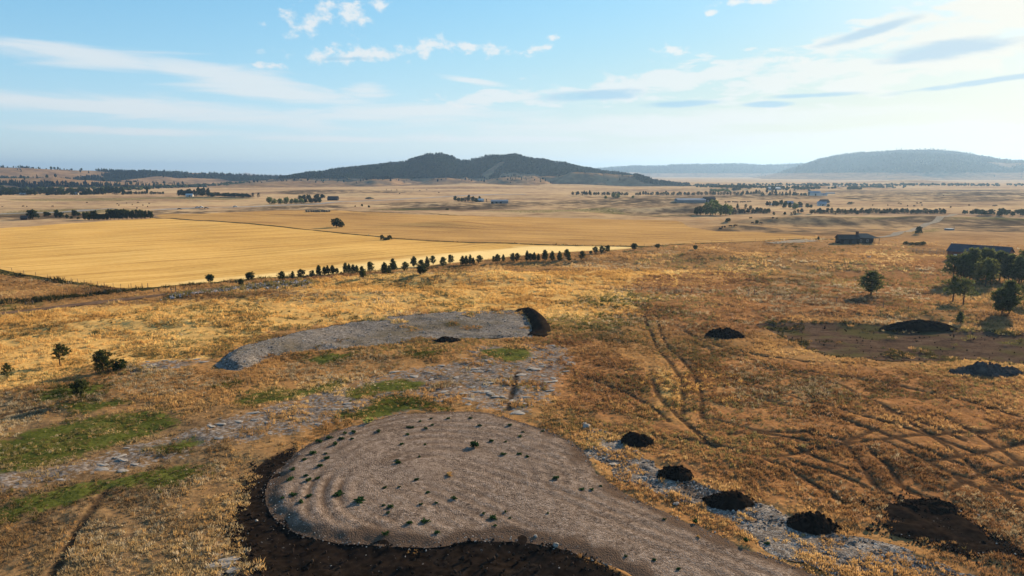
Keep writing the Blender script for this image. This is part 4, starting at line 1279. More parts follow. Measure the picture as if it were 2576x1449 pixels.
# far valley treelines reading as one mass ---------------------------
def treeline(paths, n_, text, hmin, hmax, spread, name='treeline'):
    X = []; Y = []
    for p in paths:
        L = smooth_poly(p, closed=False, step=15)
        i = RNG.integers(0, len(L), n_); q = L[i] + RNG.normal(0, spread, (n_, 2)) * np.array([1.0, 1.0])
        X.append(q[:, 0]); Y.append(q[:, 1])
    x = np.concatenate(X); y = np.concatenate(Y); k = len(x); z = height(x, y)
    h = hmin + (hmax - hmin) * RNG.random(k)
    g = RNG.random(k)[:, None]; c = np.array([0.016, 0.026, 0.012]) * (1 - g) + np.array([0.065, 0.075, 0.028]) * g
    rot = np.stack([np.zeros(k), np.zeros(k), RNG.random(k) * 6.28], 1); scl = np.stack([h * 1.6, h * 1.6, h], 1)
    scatter(name, np.stack([x, y, z - 0.3], 1), rot, scl, c, RNG.integers(3, 5, k), FT, text)


treeline([[(320, 477), (400, 473), (480, 470), (560, 466), (640, 465)], [(-100, 478), (100, 479), (320, 478)], [(420, 473), (560, 468), (640, 462)]], 210, 'far belt of trees along the creek at the left', 5, 10, 22)
treeline([[(1740, 468), (1900, 466), (2100, 465), (2300, 465.5), (2500, 466), (2640, 467)], [(1800, 472), (1880, 473), (1950, 474)], [(2000, 468), (2200, 467), (2500, 468)],
          [(1950, 478), (2100, 474), (2250, 471)]], 190, 'far hazy tree belts on the valley floor', 4, 9, 30)

# ------------------------------------------------------------------ trees
def limb_tube(mb, p, q, r0, r1, seg=5, sag=0.0):
    p = Vector(p); q = Vector(q); m_ = (p + q) / 2 + Vector((0, 0, -sag))
    mb.tube([p, m_, q], [r0, (r0 + r1) / 2, r1], seg, 0, False)


def sprays(V, F, c, rad, n_, rnd, length=1.0, wid=0.22, up=0.35):
    """a clump of small blades round a point"""
    for _ in range(n_):
        d = rnd.normal(0, 1, 3); d[2] += up; d /= np.linalg.norm(d) + 1e-9
        s = np.cross(d, rnd.normal(0, 1, 3)); s /= np.linalg.norm(s) + 1e-9
        l_ = rad * length * (0.6 + 0.7 * rnd.random()); b = len(V)
        o = c + d * l_ * 0.15
        V.append(o - s * l_ * wid); V.append(o + s * l_ * wid); V.append(c + d * l_ + s * l_ * wid * 0.5); V.append(c + d * l_ - s * l_ * wid * 0.5)
        F.append((b, b + 1, b + 2, b + 3))


def pine_meshes(seed, kind):
    """unit-height pine: trunk with limbs, and crown of needle clumps.  kind: 'open', 'full', 'cone', 'round', 'umbrella'"""
    rnd = np.random.default_rng(seed)
    prof = {'open': ([0.32, 0.38, 0.50, 0.67, 0.82, 0.97], [0.28, 0.42, 0.40, 0.31, 0.20, 0.05], 22, 0.105, 3),
            'full': ([0.16, 0.28, 0.45, 0.66, 0.85, 0.98], [0.30, 0.41, 0.40, 0.33, 0.20, 0.05], 34, 0.115, 4),
            'cone': ([0.13, 0.25, 0.42, 0.62, 0.82, 0.98], [0.24, 0.33, 0.29, 0.22, 0.12, 0.03], 38, 0.115, 5),
            'round': ([0.18, 0.30, 0.50, 0.70, 0.86, 0.98], [0.26, 0.42, 0.46, 0.42, 0.28, 0.08], 40, 0.13, 5),
            'umbrella': ([0.38, 0.48, 0.60, 0.75, 0.88, 0.98], [0.26, 0.46, 0.48, 0.40, 0.26, 0.08], 30, 0.115, 5)}[kind]
    zs, rs, nl, csz, per = prof
    tb = MB()
    lean = rnd.normal(0, 0.012, 2)
    def axis(z):
        return Vector((lean[0] * math.sin(z * 5), lean[1] * math.sin(z * 4 + 1), z))
    tb.tube([axis(z) - Vector((0, 0, 0.03 if z == 0 else 0)) for z in (0, 0.06, 0.2, 0.45, 0.7, 0.93)], [0.036, 0.028, 0.024, 0.018, 0.011, 0.004], 8, 0, False)
    V = []; F = []
    lop = rnd.random() * 6.28
    for i in range(nl):
        z = zs[0] + (zs[-1] - zs[0]) * ((i + rnd.random()) / nl) ** 0.95
        rad = np.interp(z, zs, rs) * (0.72 + 0.45 * rnd.random())
        t = i * 2.39996 + rnd.normal(0, 0.35)
        rad *= 1 + 0.16 * math.cos(t - lop)
        rise = rad * (0.10 + 0.35 * z + 0.15 * rnd.random())
        p = axis(z * 0.96); q = p + Vector((math.cos(t) * rad, math.sin(t) * rad, rise))
        if rad > 0.08:
            limb_tube(tb, p, q, 0.010 * (1.2 - z), 0.003, 4, rad * 0.10)
        ncl = max(1, int(per * rad / 0.32 + 0.5))
        for c in range(ncl + 1):
            f = 1.0 - 0.72 * c / (ncl + 0.5)
            cp = np.array(p.lerp(q, f)) + rnd.normal(0, 0.022, 3) + np.array([0, 0, 0.01])
            sprays(V, F, cp, csz * (0.55 + 0.6 * rnd.random()), 15, rnd, 1.0, 0.15, 0.5)
    for c in range(6):
        sprays(V, F, np.array(axis(0.82 + 0.025 * c)) + rnd.normal(0, 0.012, 3), csz * (0.75 - 0.07 * c), 12, rnd, 1.0, 0.17, 0.8)
    V = np.array(V); V[:, 2] = np.maximum(V[:, 2], 0.02)
    V[:, 2] /= max(1.0, V[:, 2].max() * 0.995)
    return tb.mesh('trunk', M_bark, True), mesh_np('crown', V, np.array(F), M_needle, smooth=False)


def leafy_meshes(seed, mat, lobes=9, wide=0.46, base=0.16, squat=0.5, blades=26, stems=1):
    """unit-height broadleaved tree or bush"""
    rnd = np.random.default_rng(seed)
    tb = MB(); V = []; F = []
    for s_ in range(stems):
        o = Vector((rnd.normal(0, 0.10), rnd.normal(0, 0.10), 0)) if stems > 1 else Vector((0, 0, 0))
        top = Vector((rnd.normal(0, 0.05), rnd.normal(0, 0.05), 0.55)) + o * 1.5
        tb.tube([o - Vector((0, 0, 0.04)), o * 1.1 + Vector((0, 0, 0.2)), top], [0.036, 0.028, 0.012], 7, 0, False)
    for i in range(lobes):
        t = i * 2.39996; f = (i + 0.5) / lobes
        z = base + 0.12 + (0.84 - base - 0.12) * f
        rad = wide * 0.62 * math.sqrt(max(0.03, 1 - ((f - 0.30) / 0.78) ** 2)) * (0.75 + 0.35 * rnd.random())
        c = np.array([math.cos(t) * rad, math.sin(t) * rad, z]); lr = wide * 0.46 * (0.8 + 0.4 * rnd.random())
        limb_tube(tb, (0, 0, max(0.1, base)), tuple(c), 0.014, 0.004, 4)
        for k in range(12):
            d = rnd.normal(0, 1, 3); d /= np.linalg.norm(d)
            cp = c + d * lr * np.array([1, 1, squat * 1.3]) * (0.45 + 0.5 * rnd.random() ** 0.5)
            cp[2] = max(cp[2], base * 0.5 + 0.03)
            sprays(V, F, cp, lr * 0.50, blades // 2, rnd, 0.9, 0.30, 0.3)
    V = np.array(V); V[:, 2] = np.maximum(V[:, 2], 0.015); V[:, 2] /= V[:, 2].max()
    return tb.mesh('trunk', M_bark, True), mesh_np('crown', V, np.array(F), mat, smooth=False)


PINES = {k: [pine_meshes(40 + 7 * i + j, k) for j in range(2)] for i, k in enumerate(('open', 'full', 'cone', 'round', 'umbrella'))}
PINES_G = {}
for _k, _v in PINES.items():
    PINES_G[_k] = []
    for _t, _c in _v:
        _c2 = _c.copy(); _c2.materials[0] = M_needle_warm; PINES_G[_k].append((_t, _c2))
BROAD = [leafy_meshes(71 + i, M_leaf, 12, 0.46, 0.08) for i in range(3)]
PALEB = [leafy_meshes(81 + i, M_leaf_pale, 11, 0.42, 0.08, 0.7) for i in range(3)]
BUSH = [leafy_meshes(91 + i, M_leaf, 8, 0.62, 0.02, 0.6, 24, 3) for i in range(3)]
CEDAR = [leafy_meshes(101, M_cedar, 7, 0.34, 0.06, 0.9, 20), leafy_meshes(102, M_cedar, 8, 0.42, 0.05, 0.8, 20), pine_meshes(103, 'cone')]
CEDAR[2][1].materials[0] = M_cedar
TENS = ['', '', 'twenty', 'thirty', 'forty', 'fifty', 'sixty', 'seventy', 'eighty', 'ninety']
ONES = ['first', 'second', 'third', 'fourth', 'fifth', 'sixth', 'seventh', 'eighth', 'ninth']
ORD = ONES + ['tenth', 'eleventh', 'twelfth', 'thirteenth', 'fourteenth', 'fifteenth', 'sixteenth', 'seventeenth', 'eighteenth', 'nineteenth']
for _t in range(2, 10):
    ORD += [TENS[_t][:-1] + 'ieth'] + [TENS[_t] + '-' + o for o in ONES]
TURN = random.Random(5)
SPAN = {}


def tree_at(u, v, hpx, wpx, meshes, name, label, cat='tree', group=None, natural=0.85, parts=True):
    """a tree whose foot stands where the picture shows it, height and spread in picture pixels"""
    x, y, z = at1(u, v)
    h = px2m(math.hypot(y, (CAM_Z - z)), hpx) * (1.05 if name.startswith('pine') else 1.12)
    wd = px2m(y, wpx)
    if meshes[1].name not in SPAN:
        co = np.empty(len(meshes[1].vertices) * 3, np.float32); meshes[1].vertices.foreach_get('co', co); co = co.reshape(-1, 3)
        SPAN[meshes[1].name] = 2.0 * float(np.percentile(np.hypot(co[:, 0], co[:, 1]), 96.5)), float(np.percentile(co[:, 2], 99))
    k = wd / SPAN[meshes[1].name][0]
    h = h / SPAN[meshes[1].name][1]
    e = empty(name, (x, y, z - 0.05), TURN.random() * 6.28, (k, k, h))
    tag(e, label, cat, group)
    link('trunk', meshes[0], e); link('crown', meshes[1], e)
    return e


# the row of young pines along the golden field
row = []
for (cx, cy, h, wd) in [(125, 445, 115, 100), (258, 425, 95, 60), (362, 420, 115, 105), (505, 395, 80, 80), (590, 380, 125, 75), (655, 372, 100, 70), (700, 370, 110, 60), (757, 365, 110, 72), (812, 360, 72, 66),
                        (918, 355, 130, 72), (966, 350, 112, 55), (1015, 345, 100, 66), (1060, 345, 90, 56), (1135, 415, 145, 100), (1230, 340, 130, 98), (1410, 370, 145, 95), (1467, 365, 110, 60),
                        (1522, 325, 150, 102), (1665, 333, 120, 92), (1778, 272, 125, 88), (1868, 375, 120, 128), (1868, 322, 135, 100), (1945, 285, 132, 64), (2017, 245, 110, 80), (2145, 272, 120, 98), (2237, 232, 110, 90),
                        (2385, 250, 112, 70), (2430, 248, 112, 62), (2480, 246, 120, 62), (2522, 242, 85, 46)]:
    row.append(((820 + cx / 4.155) / 1.1988, (740 + cy / 4.155) / 1.1988, h / 4.155 / 1.1988, wd / 4.155 / 1.1988))
for (cx, cy, h, wd) in [(218, 258, 85, 70), (368, 245, 65, 48), (406, 245, 85, 62), (465, 240, 75, 36), (560, 235, 84, 62), (605, 237, 86, 62), (706, 233, 102, 48), (745, 232, 80, 62), (782, 230, 86, 44), (822, 228, 70, 40),
                        (893, 225, 105, 74), (965, 228, 95, 60), (1038, 230, 95, 54), (1112, 202, 90, 70), (1138, 232, 75, 48), (1267, 220, 90, 70), (1355, 158, 34, 36), (1407, 155, 70, 60), (1470, 150, 74, 64), (1530, 140, 70, 68),
                        (1800, 115, 65, 74), (2040, 115, 60, 60), (2428, 115, 46, 48)]:
    row.append(((1380 + cx / 3.389) / 1.1988, (720 + cy / 3.389) / 1.1988, h / 3.389 / 1.1988, wd / 3.389 / 1.1988))
for (cx, cy, h, wd) in [(755, 290, 130, 145), (1270, 360, 130, 105), (1408, 262, 140, 150)]:
    row.append(((500 + cx / 5.6) / 1.1988, (800 + cy / 5.6) / 1.1988, h / 5.6 / 1.1988, wd / 5.6 / 1.1988))
row.sort()
for i, (u, v, h, wd) in enumerate(row):
    asp = wd / h
    kind = 'round' if asp > 1.0 else ('umbrella' if i >= len(row) - 2 else ('full' if asp > 0.72 else 'cone'))
    size = 'tall' if h > 27 else ('small' if h < 19 else 'middling')
    shp = 'broad' if asp > 0.95 else ('narrow' if asp < 0.62 else 'upright')
    tree_at(u, v, h, wd, PINES[kind][TURN.randrange(2)], 'pine_tree', f'{size} {shp} young pine, {ORD[i]} from the left end of the row along the golden field', 'pine', 'row of young pines along the golden field', 0.86 if kind != 'cone' else 0.66)

for (cx, cy, h, wd, kind, lab) in [(150, 720, 310, 255, 'open', 'small dark pine nearest the left picture edge'), (1175, 420, 370, 420, 'open', 'open branched pine with spreading low limbs, farthest up the left slope'),
                                   (2005, 550, 385, 430, 'full', 'broad dense pine with a low green bush beside it on the left slope'), (1580, 1115, 370, 370, 'umbrella', 'bare stemmed small pine standing on a green grass patch')]:
    tree_at(cx / 6.44 / 1.1988, (1040 + cy / 6.44) / 1.1988, h * 1.14 / 6.44 / 1.1988, wd * 0.95 / 6.44 / 1.1988, PINES[kind][0], 'pine_tree', lab, 'pine', 'small pines on the left slope', 0.88)
tree_at(2330 / 6.44 / 1.1988, (1040 + 490 / 6.44) / 1.1988, 24, 40, BUSH[0], 'bush', 'low green bush beside the broad dense pine on the left slope', 'bush', None, 1.15)

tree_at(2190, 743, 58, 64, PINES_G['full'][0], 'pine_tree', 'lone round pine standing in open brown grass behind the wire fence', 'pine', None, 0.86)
for (cx, cy, h, wd, kind, lab) in [
        (965, 962, 420, 400, 'open', 'thick trunked pine at the left of the front pair by the fence'), (1137, 1000, 420, 390, 'open', 'slimmer pine at the right of the front pair by the fence'),
        (950, 640, 450, 360, 'open', 'tall thin topped pine at the left end of the pine grove'), (1235, 625, 545, 400, 'full', 'large full pine directly below the red barn roof'),
        (1130, 640, 470, 330, 'full', 'dark pine squeezed between the tall left pine and the large one'),
        (1510, 695, 450, 430, 'full', 'round low crowned pine standing in front of the grove'), (1490, 560, 480, 330, 'round', 'dark pine hiding the right part of the barn'),
        (1740, 600, 470, 370, 'full', 'broad pine in the middle of the grove right of the barn'), (1900, 620, 430, 280, 'cone', 'narrow yellowish pine in the right part of the grove'),
        (2110, 640, 520, 330, 'full', 'tall pine cut by the right picture edge in the grove'), (2010, 600, 330, 260, 'round', 'short pine in a gap at the right of the grove'),
        (1330, 560, 440, 330, 'full', 'dark pine filling the gap behind the large full pine'), (1630, 600, 430, 330, 'open', 'open pine standing behind the round low crowned one'),
        (2060, 680, 470, 330, 'full', 'full pine in front of the tall one at the right picture edge'),
        (1775, 1170, 420, 400, 'round', 'round bushy pine at the front left of the right pair'), (1895, 1165, 545, 360, 'full', 'taller pine leaning behind the round bushy one'),
        (2160, 1010, 400, 300, 'open', 'pale thin pine at the right picture edge below the grove')]:
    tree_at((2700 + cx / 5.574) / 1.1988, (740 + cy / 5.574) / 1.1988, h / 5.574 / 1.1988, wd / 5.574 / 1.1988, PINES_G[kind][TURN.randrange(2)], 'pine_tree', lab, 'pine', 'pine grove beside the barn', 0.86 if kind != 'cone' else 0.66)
tree_at((2700 + 1080 / 5.574) / 1.1988, (740 + 1315 / 5.574) / 1.1988, 29, 20, PINES_G['cone'][0], 'pine_sapling', 'small pine sapling beside a fence post behind the long soil heap', 'sapling', None, 0.66)


# mid-distance groves -------------------------------------------------
def crop(pts, ox, oy, sc):
    return [((ox + p[0] / sc) / 1.1988, (oy + p[1] / sc) / 1.1988, p[2] / sc / 1.1988, p[3] / sc / 1.1988) for p in pts]


for (u, v, h, wd), lab in zip(crop([(530, 652, 138, 180), (755, 605, 66, 105), (925, 628, 115, 85), (990, 630, 85, 90), (1085, 632, 55, 62), (1155, 640, 38, 52), (1205, 608, 95, 92), (1270, 598, 52, 60), (1270, 650, 36, 46)], 0, 540, 5.367),
                              ['wide dark tree standing over the old shed', 'small flat topped tree right of the shed', 'pointed dark tree in the pair between shed and grove', 'rounder tree of the pair between shed and grove',
                               'low dark bush left of the green lawn', 'tiny round bush at the lawn edge', 'blocky dark tree behind the green lawn', 'small pale tree leaning on the blocky dark tree', 'single tiny bush on the green lawn']):
    tree_at(u, v, h, wd, (BUSH if 'bush' in lab else BROAD)[TURN.randrange(3)], 'bush' if 'bush' in lab else 'tree', lab, 'bush' if 'bush' in lab else 'tree', 'trees round the old farmstead', 1.1 if 'bush' in lab else 0.95)
gl = crop([(1380, 662, 112, 92), (1420, 630, 90, 46), (1445, 664, 70, 90), (1520, 664, 132, 140), (1600, 664, 88, 90), (1665, 662, 86, 90), (1720, 660, 90, 80), (1785, 658, 146, 120), (1850, 656, 142, 110), (1920, 656, 148, 120), (1990, 655, 146, 120),
           (2060, 652, 136, 92), (2140, 650, 126, 90), (2220, 650, 136, 92), (2290, 646, 130, 92), (2350, 642, 116, 82), (2430, 640, 112, 92)], 0, 540, 5.367)
for i, (u, v, h, wd) in enumerate(gl):
    look = 'small low' if h < 15 else ('tall dark' if h > 21 else 'dark round')
    tree_at(u, v, h, wd, BROAD[TURN.randrange(3)], 'tree', f'{look} tree, {ORD[i]} from the left in the dense grove above the golden field', 'tree', 'dense grove above the golden field', 0.95)

tree_at(846, 572, 20, 27, BROAD[1], 'tree', 'round dark tree alone in the middle of the brown field', 'tree', None, 0.95)
tree_at(859, 572, 14, 14, BUSH[1], 'bush', 'smaller bush touching the right side of the lone field tree', 'bush', None, 1.1)
tree_at(961, 603, 11, 11, BUSH[0], 'bush', 'left dark bush of the low ring in the golden field', 'bush', None, 1.1)
tree_at(980, 603, 10, 14, BUSH[2], 'bush', 'right dark bush of the low ring in the golden field', 'bush', None, 1.1)
tree_at(970, 604.5, 6, 16, BUSH[1], 'bush', 'low scrub joining the two dark bushes in the golden field', 'bush', None, 1.1)
for (u, v, h, wd), lab in zip(crop([(475, 272, 14, 22), (562, 266, 26, 30), (655, 282, 24, 36), (1665, 315, 20, 50), (2478, 268, 18, 16)], 960, 560, 4.293),
                              ['leftmost tiny bush on the strip below the highway', 'small pale bush between the two dark ones below the highway', 'dark bush at the start of the green strip', 'flat dark bush on the green strip in mid plain', 'single tiny tree right of the pale long building']):
    tree_at(u, v, h, wd, BUSH[TURN.randrange(3)], 'bush', lab, 'bush', None, 1.1)

# willows and other clumps near the highway
for i, (u, v, h, wd) in enumerate(crop([(1530, 345, 84, 90), (1605, 345, 62, 70), (1680, 350, 70, 80), (1765, 348, 86, 80), (1835, 345, 62, 62), (1900, 343, 66, 70), (1970, 343, 62, 80)], 480, 540, 4.6)):
    tree_at(u, v, h, wd, PALEB[i % 3], 'tree', f'pale green bushy tree, {ORD[i]} from the left in the bright row beside the highway', 'tree', 'bright row beside the highway', 0.85)
for i, (u, v, h, wd) in enumerate(crop([(1955, 290, 55, 60), (2010, 285, 58, 60), (2070, 285, 60, 70), (2030, 332, 50, 60), (2100, 332, 60, 70), (2160, 328, 58, 70), (2220, 326, 60, 70), (2190, 280, 62, 80), (2265, 268, 50, 70)], 480, 540, 4.6)):
    tree_at(u, v, h, wd, BROAD[i % 3], 'tree', 'dark green tree in the clump between pale row and barn', 'tree', 'dark clump between pale row and barn', 0.95)
for i, (u, v, h, wd) in enumerate(crop([(1770, 198, 56, 50), (1815, 205, 44, 50), (1860, 208, 46, 50), (1905, 208, 50, 60), (1945, 206, 76, 60), (2000, 212, 62, 55), (2040, 215, 50, 50), (2085, 200, 56, 34), (2175, 210, 34, 22)], 960, 560, 4.293)):
    tree_at(u, v, h, wd, (BROAD + CEDAR)[i % 5], 'tree', 'green tree in the small clump left of the pale buildings', 'tree', 'clump left of the pale buildings', 0.9)

# left creek belt, each tree a thing of its own
belt = random.Random(21)
for i in range(78):
    u = -10 + 320 * i / 77 + belt.uniform(-1.9, 1.9)
    v = belt.choice([484, 487.5, 490.5, 491.5]) - 0.004 * u + belt.uniform(-1, 1)
    tree_at(u, v, belt.uniform(6.5, 12.5), belt.uniform(8, 14), (BROAD + BROAD + CEDAR)[belt.randrange(9)], 'tree', f'dark tree, {ORD[i]} from the left in the crowded creek belt at the far left', 'tree', 'creek belt at the far left', 0.95)
for i in range(16):
    u = 312 + 100 * i / 15 + belt.uniform(-3, 3)
    tree_at(u, 488.5 + belt.uniform(-1, 1), 17 if i == 9 else belt.uniform(4, 8), 6 if i == 9 else belt.uniform(5, 10), (BROAD + CEDAR)[belt.randrange(6)], 'tree',
            'tall narrow tree above the loose low belt right of the creek trees' if i == 9 else 'low tree in the loose belt right of the creek trees', 'tree', 'loose belt right of the creek trees', 0.9)
for i in range(34):
    u = 452 + 172 * i / 33 + belt.uniform(-2, 2)
    big = u < 525
    tree_at(u, 493 + 4.2 * (u - 452) / 172 + belt.uniform(-1.6, 0.4), belt.uniform(11, 19) if big else belt.uniform(6, 9.5), belt.uniform(9, 15), (BROAD + CEDAR)[belt.randrange(6)], 'tree',
            f'dark tree, {ORD[i]} from the left in the belt round the small white house', 'tree', 'belt round the small white house', 0.95)
for u, lab in ((636, 'left one of two dark upright trees standing apart at the belt end'), (650, 'right one of two dark upright trees standing apart at the belt end')):
    tree_at(u, 496.5, 10, 8, CEDAR[0], 'tree', lab, 'tree', None, 0.75)

# long windbreak across the valley at the right
for i in range(92):
    u = 1442 + 590 * i / 91 + belt.uniform(-2.8, 2.8)
    if 1578 < u < 1592 or 1655 < u < 1662:
        continue
    big = u > 1890
    h = belt.uniform(5, 8.5) if not big else belt.uniform(7, 13)
    if belt.random() < 0.12:
        h += 3
    tree_at(u, 491 + belt.uniform(-0.8, 0.8) + (1.5 if 1960 < u else 0), h, belt.uniform(6, 9.5), CEDAR[belt.randrange(3)], 'cedar_tree', f'small dark cedar, {ORD[i]} from the left in the long windbreak across the valley', 'cedar', 'long windbreak across the valley', 0.75)
for i, (u, v, h, wd) in enumerate(crop([(640, 250, 62, 60), (700, 250, 56, 60), (540, 258, 36, 40), (890, 250, 30, 40)], 1700, 540, 4.293)):
    tree_at(u, v, h, wd, PALEB[i % 3], 'tree', 'pale feathery tree just below the long windbreak', 'tree', 'pale trees below the windbreak', 0.85)
for (u, v, h, wd), lab in zip(crop([(1715, 465, 90, 70), (1770, 465, 96, 70), (1830, 468, 140, 90), (1895, 470, 170, 110), (1960, 465, 160, 110), (2030, 470, 120, 100), (2095, 472, 130, 100), (2140, 468, 110, 80)], 1700, 540, 4.293),
                              ['dark tree at the left end of the bright cottonwood clump', 'second dark tree in the bright cottonwood clump', 'pale cottonwood next to the dark pair', 'thin stemmed cottonwood left of the tallest', 'tallest bright cottonwood of the clump',
                               'low round cottonwood right of the tallest', 'wide pale cottonwood in the right half of the clump', 'cottonwood at the right end of the clump']):
    tree_at(u, v, h, wd, (BROAD if 'dark tree' in lab or 'dark' == lab.split()[1] else PALEB)[TURN.randrange(3)], 'cottonwood_tree', lab, 'tree', 'bright cottonwood clump', 0.85)
for i in range(26):
    u = 1842 + 92 * i / 25 + belt.uniform(-1, 1)
    tree_at(u, 531 + 4.5 * belt.random() + 3 * (i / 25), belt.uniform(8, 12), belt.uniform(7, 10), CEDAR[belt.randrange(3)], 'cedar_tree', f'dark cedar, {ORD[i]} from the left in the shelterbelt right of the cottonwoods', 'cedar', 'shelterbelt right of the cottonwoods', 0.75)
for i in range(70):
    u = 2040 + 336 * i / 69 + belt.uniform(-2, 2)
    tree_at(u, 537 + belt.uniform(-1.4, 1.2) + (2.2 if 2070 < u < 2200 and i % 6 == 0 else 0), belt.uniform(7.5, 12), belt.uniform(7, 10), CEDAR[belt.randrange(3)], 'cedar_tree', f'dark cedar, {ORD[i]} from the left in the straight row left of the gravel lane', 'cedar', 'long straight cedar row', 0.75)
for (u, v, h, wd), lab in zip(crop([(1350, 315, 62, 50), (1390, 315, 62, 44), (1460, 322, 76, 70), (1500, 322, 70, 60), (1570, 300, 70, 60), (1640, 275, 60, 60), (1620, 350, 76, 60), (1700, 350, 80, 50), (1790, 370, 90, 90), (1860, 330, 70, 70),
                                    (1975, 345, 60, 60), (2035, 345, 46, 50), (2300, 330, 40, 50), (1455, 455, 42, 44), (1625, 455, 44, 44), (1728, 465, 44, 40), (1775, 455, 62, 60), (1830, 440, 46, 40), (1885, 440, 56, 60),
                                    (748, 562, 52, 90), (1095, 535, 44, 70), (1192, 590, 50, 66), (1622, 545, 46, 52), (1735, 515, 14, 16), (1502, 565, 16, 30), (2148, 845, 50, 46)], 2050, 560, 5.152),
                              ['pointed dark tree at the left of the farmyard', 'second pointed tree at the left of the farmyard', 'broad dark tree in the farmyard row', 'dark tree closing the farmyard row', 'upright tree behind the farmyard roofs', 'dark tree highest behind the farmyard',
                               'mid green tree before the farmyard shed', 'narrow dark tree before the farmyard shed', 'bright round tree before the farmyard', 'dark spreading tree at the farmyard middle', 'yellowish tree left of the white farmhouse', 'small tree right of the yellowish one',
                               'low bush behind the white farmhouse', 'small dark bush at the shelterbelt end', 'little round cedar standing below the farmyard', 'first cedar of the loose group below the farmyard', 'tallest cedar of the loose group below the farmyard',
                               'narrow cedar of the loose group below the farmyard', 'last wide cedar of the loose group below the farmyard', 'leaning dark bush on the slope below the cottonwoods', 'flat dark bush on the rise below the shelterbelt', 'round dark bush between the two slope hollows',
                               'small round cedar alone on the bare slope', 'tiny shrub above the lone slope cedar', 'tiny flat shrub on the bare slope', 'small dark cedar left of the dark house']):
    b_ = 'bush' in lab or 'shrub' in lab
    tree_at(u, v, h, wd, (BUSH if b_ else (CEDAR if 'cedar' in lab or 'pointed' in lab else (PALEB if 'bright' in lab else BROAD)))[TURN.randrange(3)], 'bush' if b_ else 'tree', lab, 'bush' if b_ else 'tree', None, 1.1 if b_ else 0.85)
for (u, v, h, wd), lab in zip(crop([(1853, 265, 42, 62), (1935, 268, 40, 50), (1993, 270, 60, 84), (2060, 278, 60, 80), (2105, 280, 50, 50), (2170, 280, 64, 84), (2255, 290, 46, 40), (2305, 290, 84, 110), (2380, 265, 46, 70), (2435, 290, 50, 50), (2500, 265, 50, 80), (2550, 265, 54, 80), (2555, 290, 60, 50),
                                    (1288, 510, 82, 76), (1130, 635, 34, 70), (1200, 645, 32, 80), (1270, 648, 36, 80), (1340, 648, 42, 90), (462, 142, 22, 76)], 2450, 580, 4.044),
                              ['small cone shaped tree right of the lane top', 'small tree left of the five tree clump', 'pointed pale topped tree in the five tree clump', 'dark tree in the middle of the five tree clump', 'low tree in the five tree clump', 'broad tree ending the five tree clump', 'low bush left of the big dark tree',
                               'biggest dark tree of the far right row', 'low hedge tree behind the big dark one', 'single small tree below the far right hedge', 'hedge tree near the right edge', 'last hedge tree at the right edge', 'small tree below the last hedge tree',
                               'lone round tree beside the gravel lane', 'leftmost low bush of the thicket left of the barn', 'second low bush of the thicket left of the barn', 'third low bush of the thicket left of the barn', 'rightmost and largest bush of the thicket left of the barn', 'flat bush on the bare rise right of the white farmhouse']):
    b_ = 'bush' in lab
    tree_at(u, v, h, wd, (BUSH if b_ else BROAD)[TURN.randrange(3)], 'bush' if b_ else 'tree', lab, 'bush' if b_ else 'tree', None, 1.15 if b_ else 0.95)
for i in range(10):
    tree_at(2132 + 3.6 * i + belt.uniform(-1, 1), 477.5, belt.uniform(5, 7), belt.uniform(6, 8), BROAD[i % 3], 'tree', 'dark tree in the compact clump far out on the plain', 'tree', 'compact clump far out on the plain', 0.95)
for i in range(26):
    a_ = i < 16
    u = (1815 + 4.8 * i if a_ else 1790 + 5 * (i - 16)) + belt.uniform(-2, 2)
    tree_at(u, (474.5 if a_ else 483) + belt.uniform(-1.5, 1.5), belt.uniform(5, 8), belt.uniform(7, 10), (BROAD if a_ else PALEB)[i % 3], 'tree', 'hazy dark tree in the wood behind the long windbreak' if a_ else 'pale hazy tree behind the long windbreak',
            'tree', 'wood behind the windbreak' if a_ else 'pale trees behind the windbreak', 0.95)

# ------------------------------------------------------------------ buildings
M_darkwall = plain('dark_timber', (0.035, 0.026, 0.022), (0.018, 0.014, 0.013), 2.0, 0.85, 0.15)
M_darkroof = plain('dark_shingles', (0.075, 0.06, 0.052), (0.045, 0.036, 0.032), 3.0, 0.9, 0.1, 0.3)
M_redwall = plain('red_barn_boards', (0.155, 0.052, 0.036), (0.10, 0.036, 0.027), 1.2, 0.8, 0.2, 0.2)
M_blueroof = plain('grey_metal_roof', (0.078, 0.078, 0.092), (0.055, 0.055, 0.068), 0.4, 0.9, 0.1)
M_white = plain('white_paint', (0.55, 0.54, 0.52), (0.45, 0.44, 0.42), 0.8, 0.7, 0.2)
M_greywall = plain('grey_metal_wall', (0.20, 0.205, 0.215), (0.15, 0.155, 0.165), 0.6, 0.9, 0.1)
M_paleroof = plain('pale_metal_roof', (0.30, 0.31, 0.33), (0.22, 0.23, 0.25), 0.4, 0.9, 0.1)
M_dark = plain('dark_opening', (0.02, 0.02, 0.022), None, 1.0, 0.8, 0.1)
M_brick = plain('brown_brick', (0.12, 0.06, 0.045), (0.07, 0.04, 0.03), 5.0, 0.9, 0.1)
mt, n = material('window_glass')
finish(n, (0.03, 0.04, 0.05, 1), 0.12, spec=0.6)
M_glass = mt


def place(name, u, v, rz, label, cat, dz=0.0):
    x, y, z = at1(u, v)
    e = empty(name, (x, y, z + dz), R(rz))
    return tag(e, label, cat), y


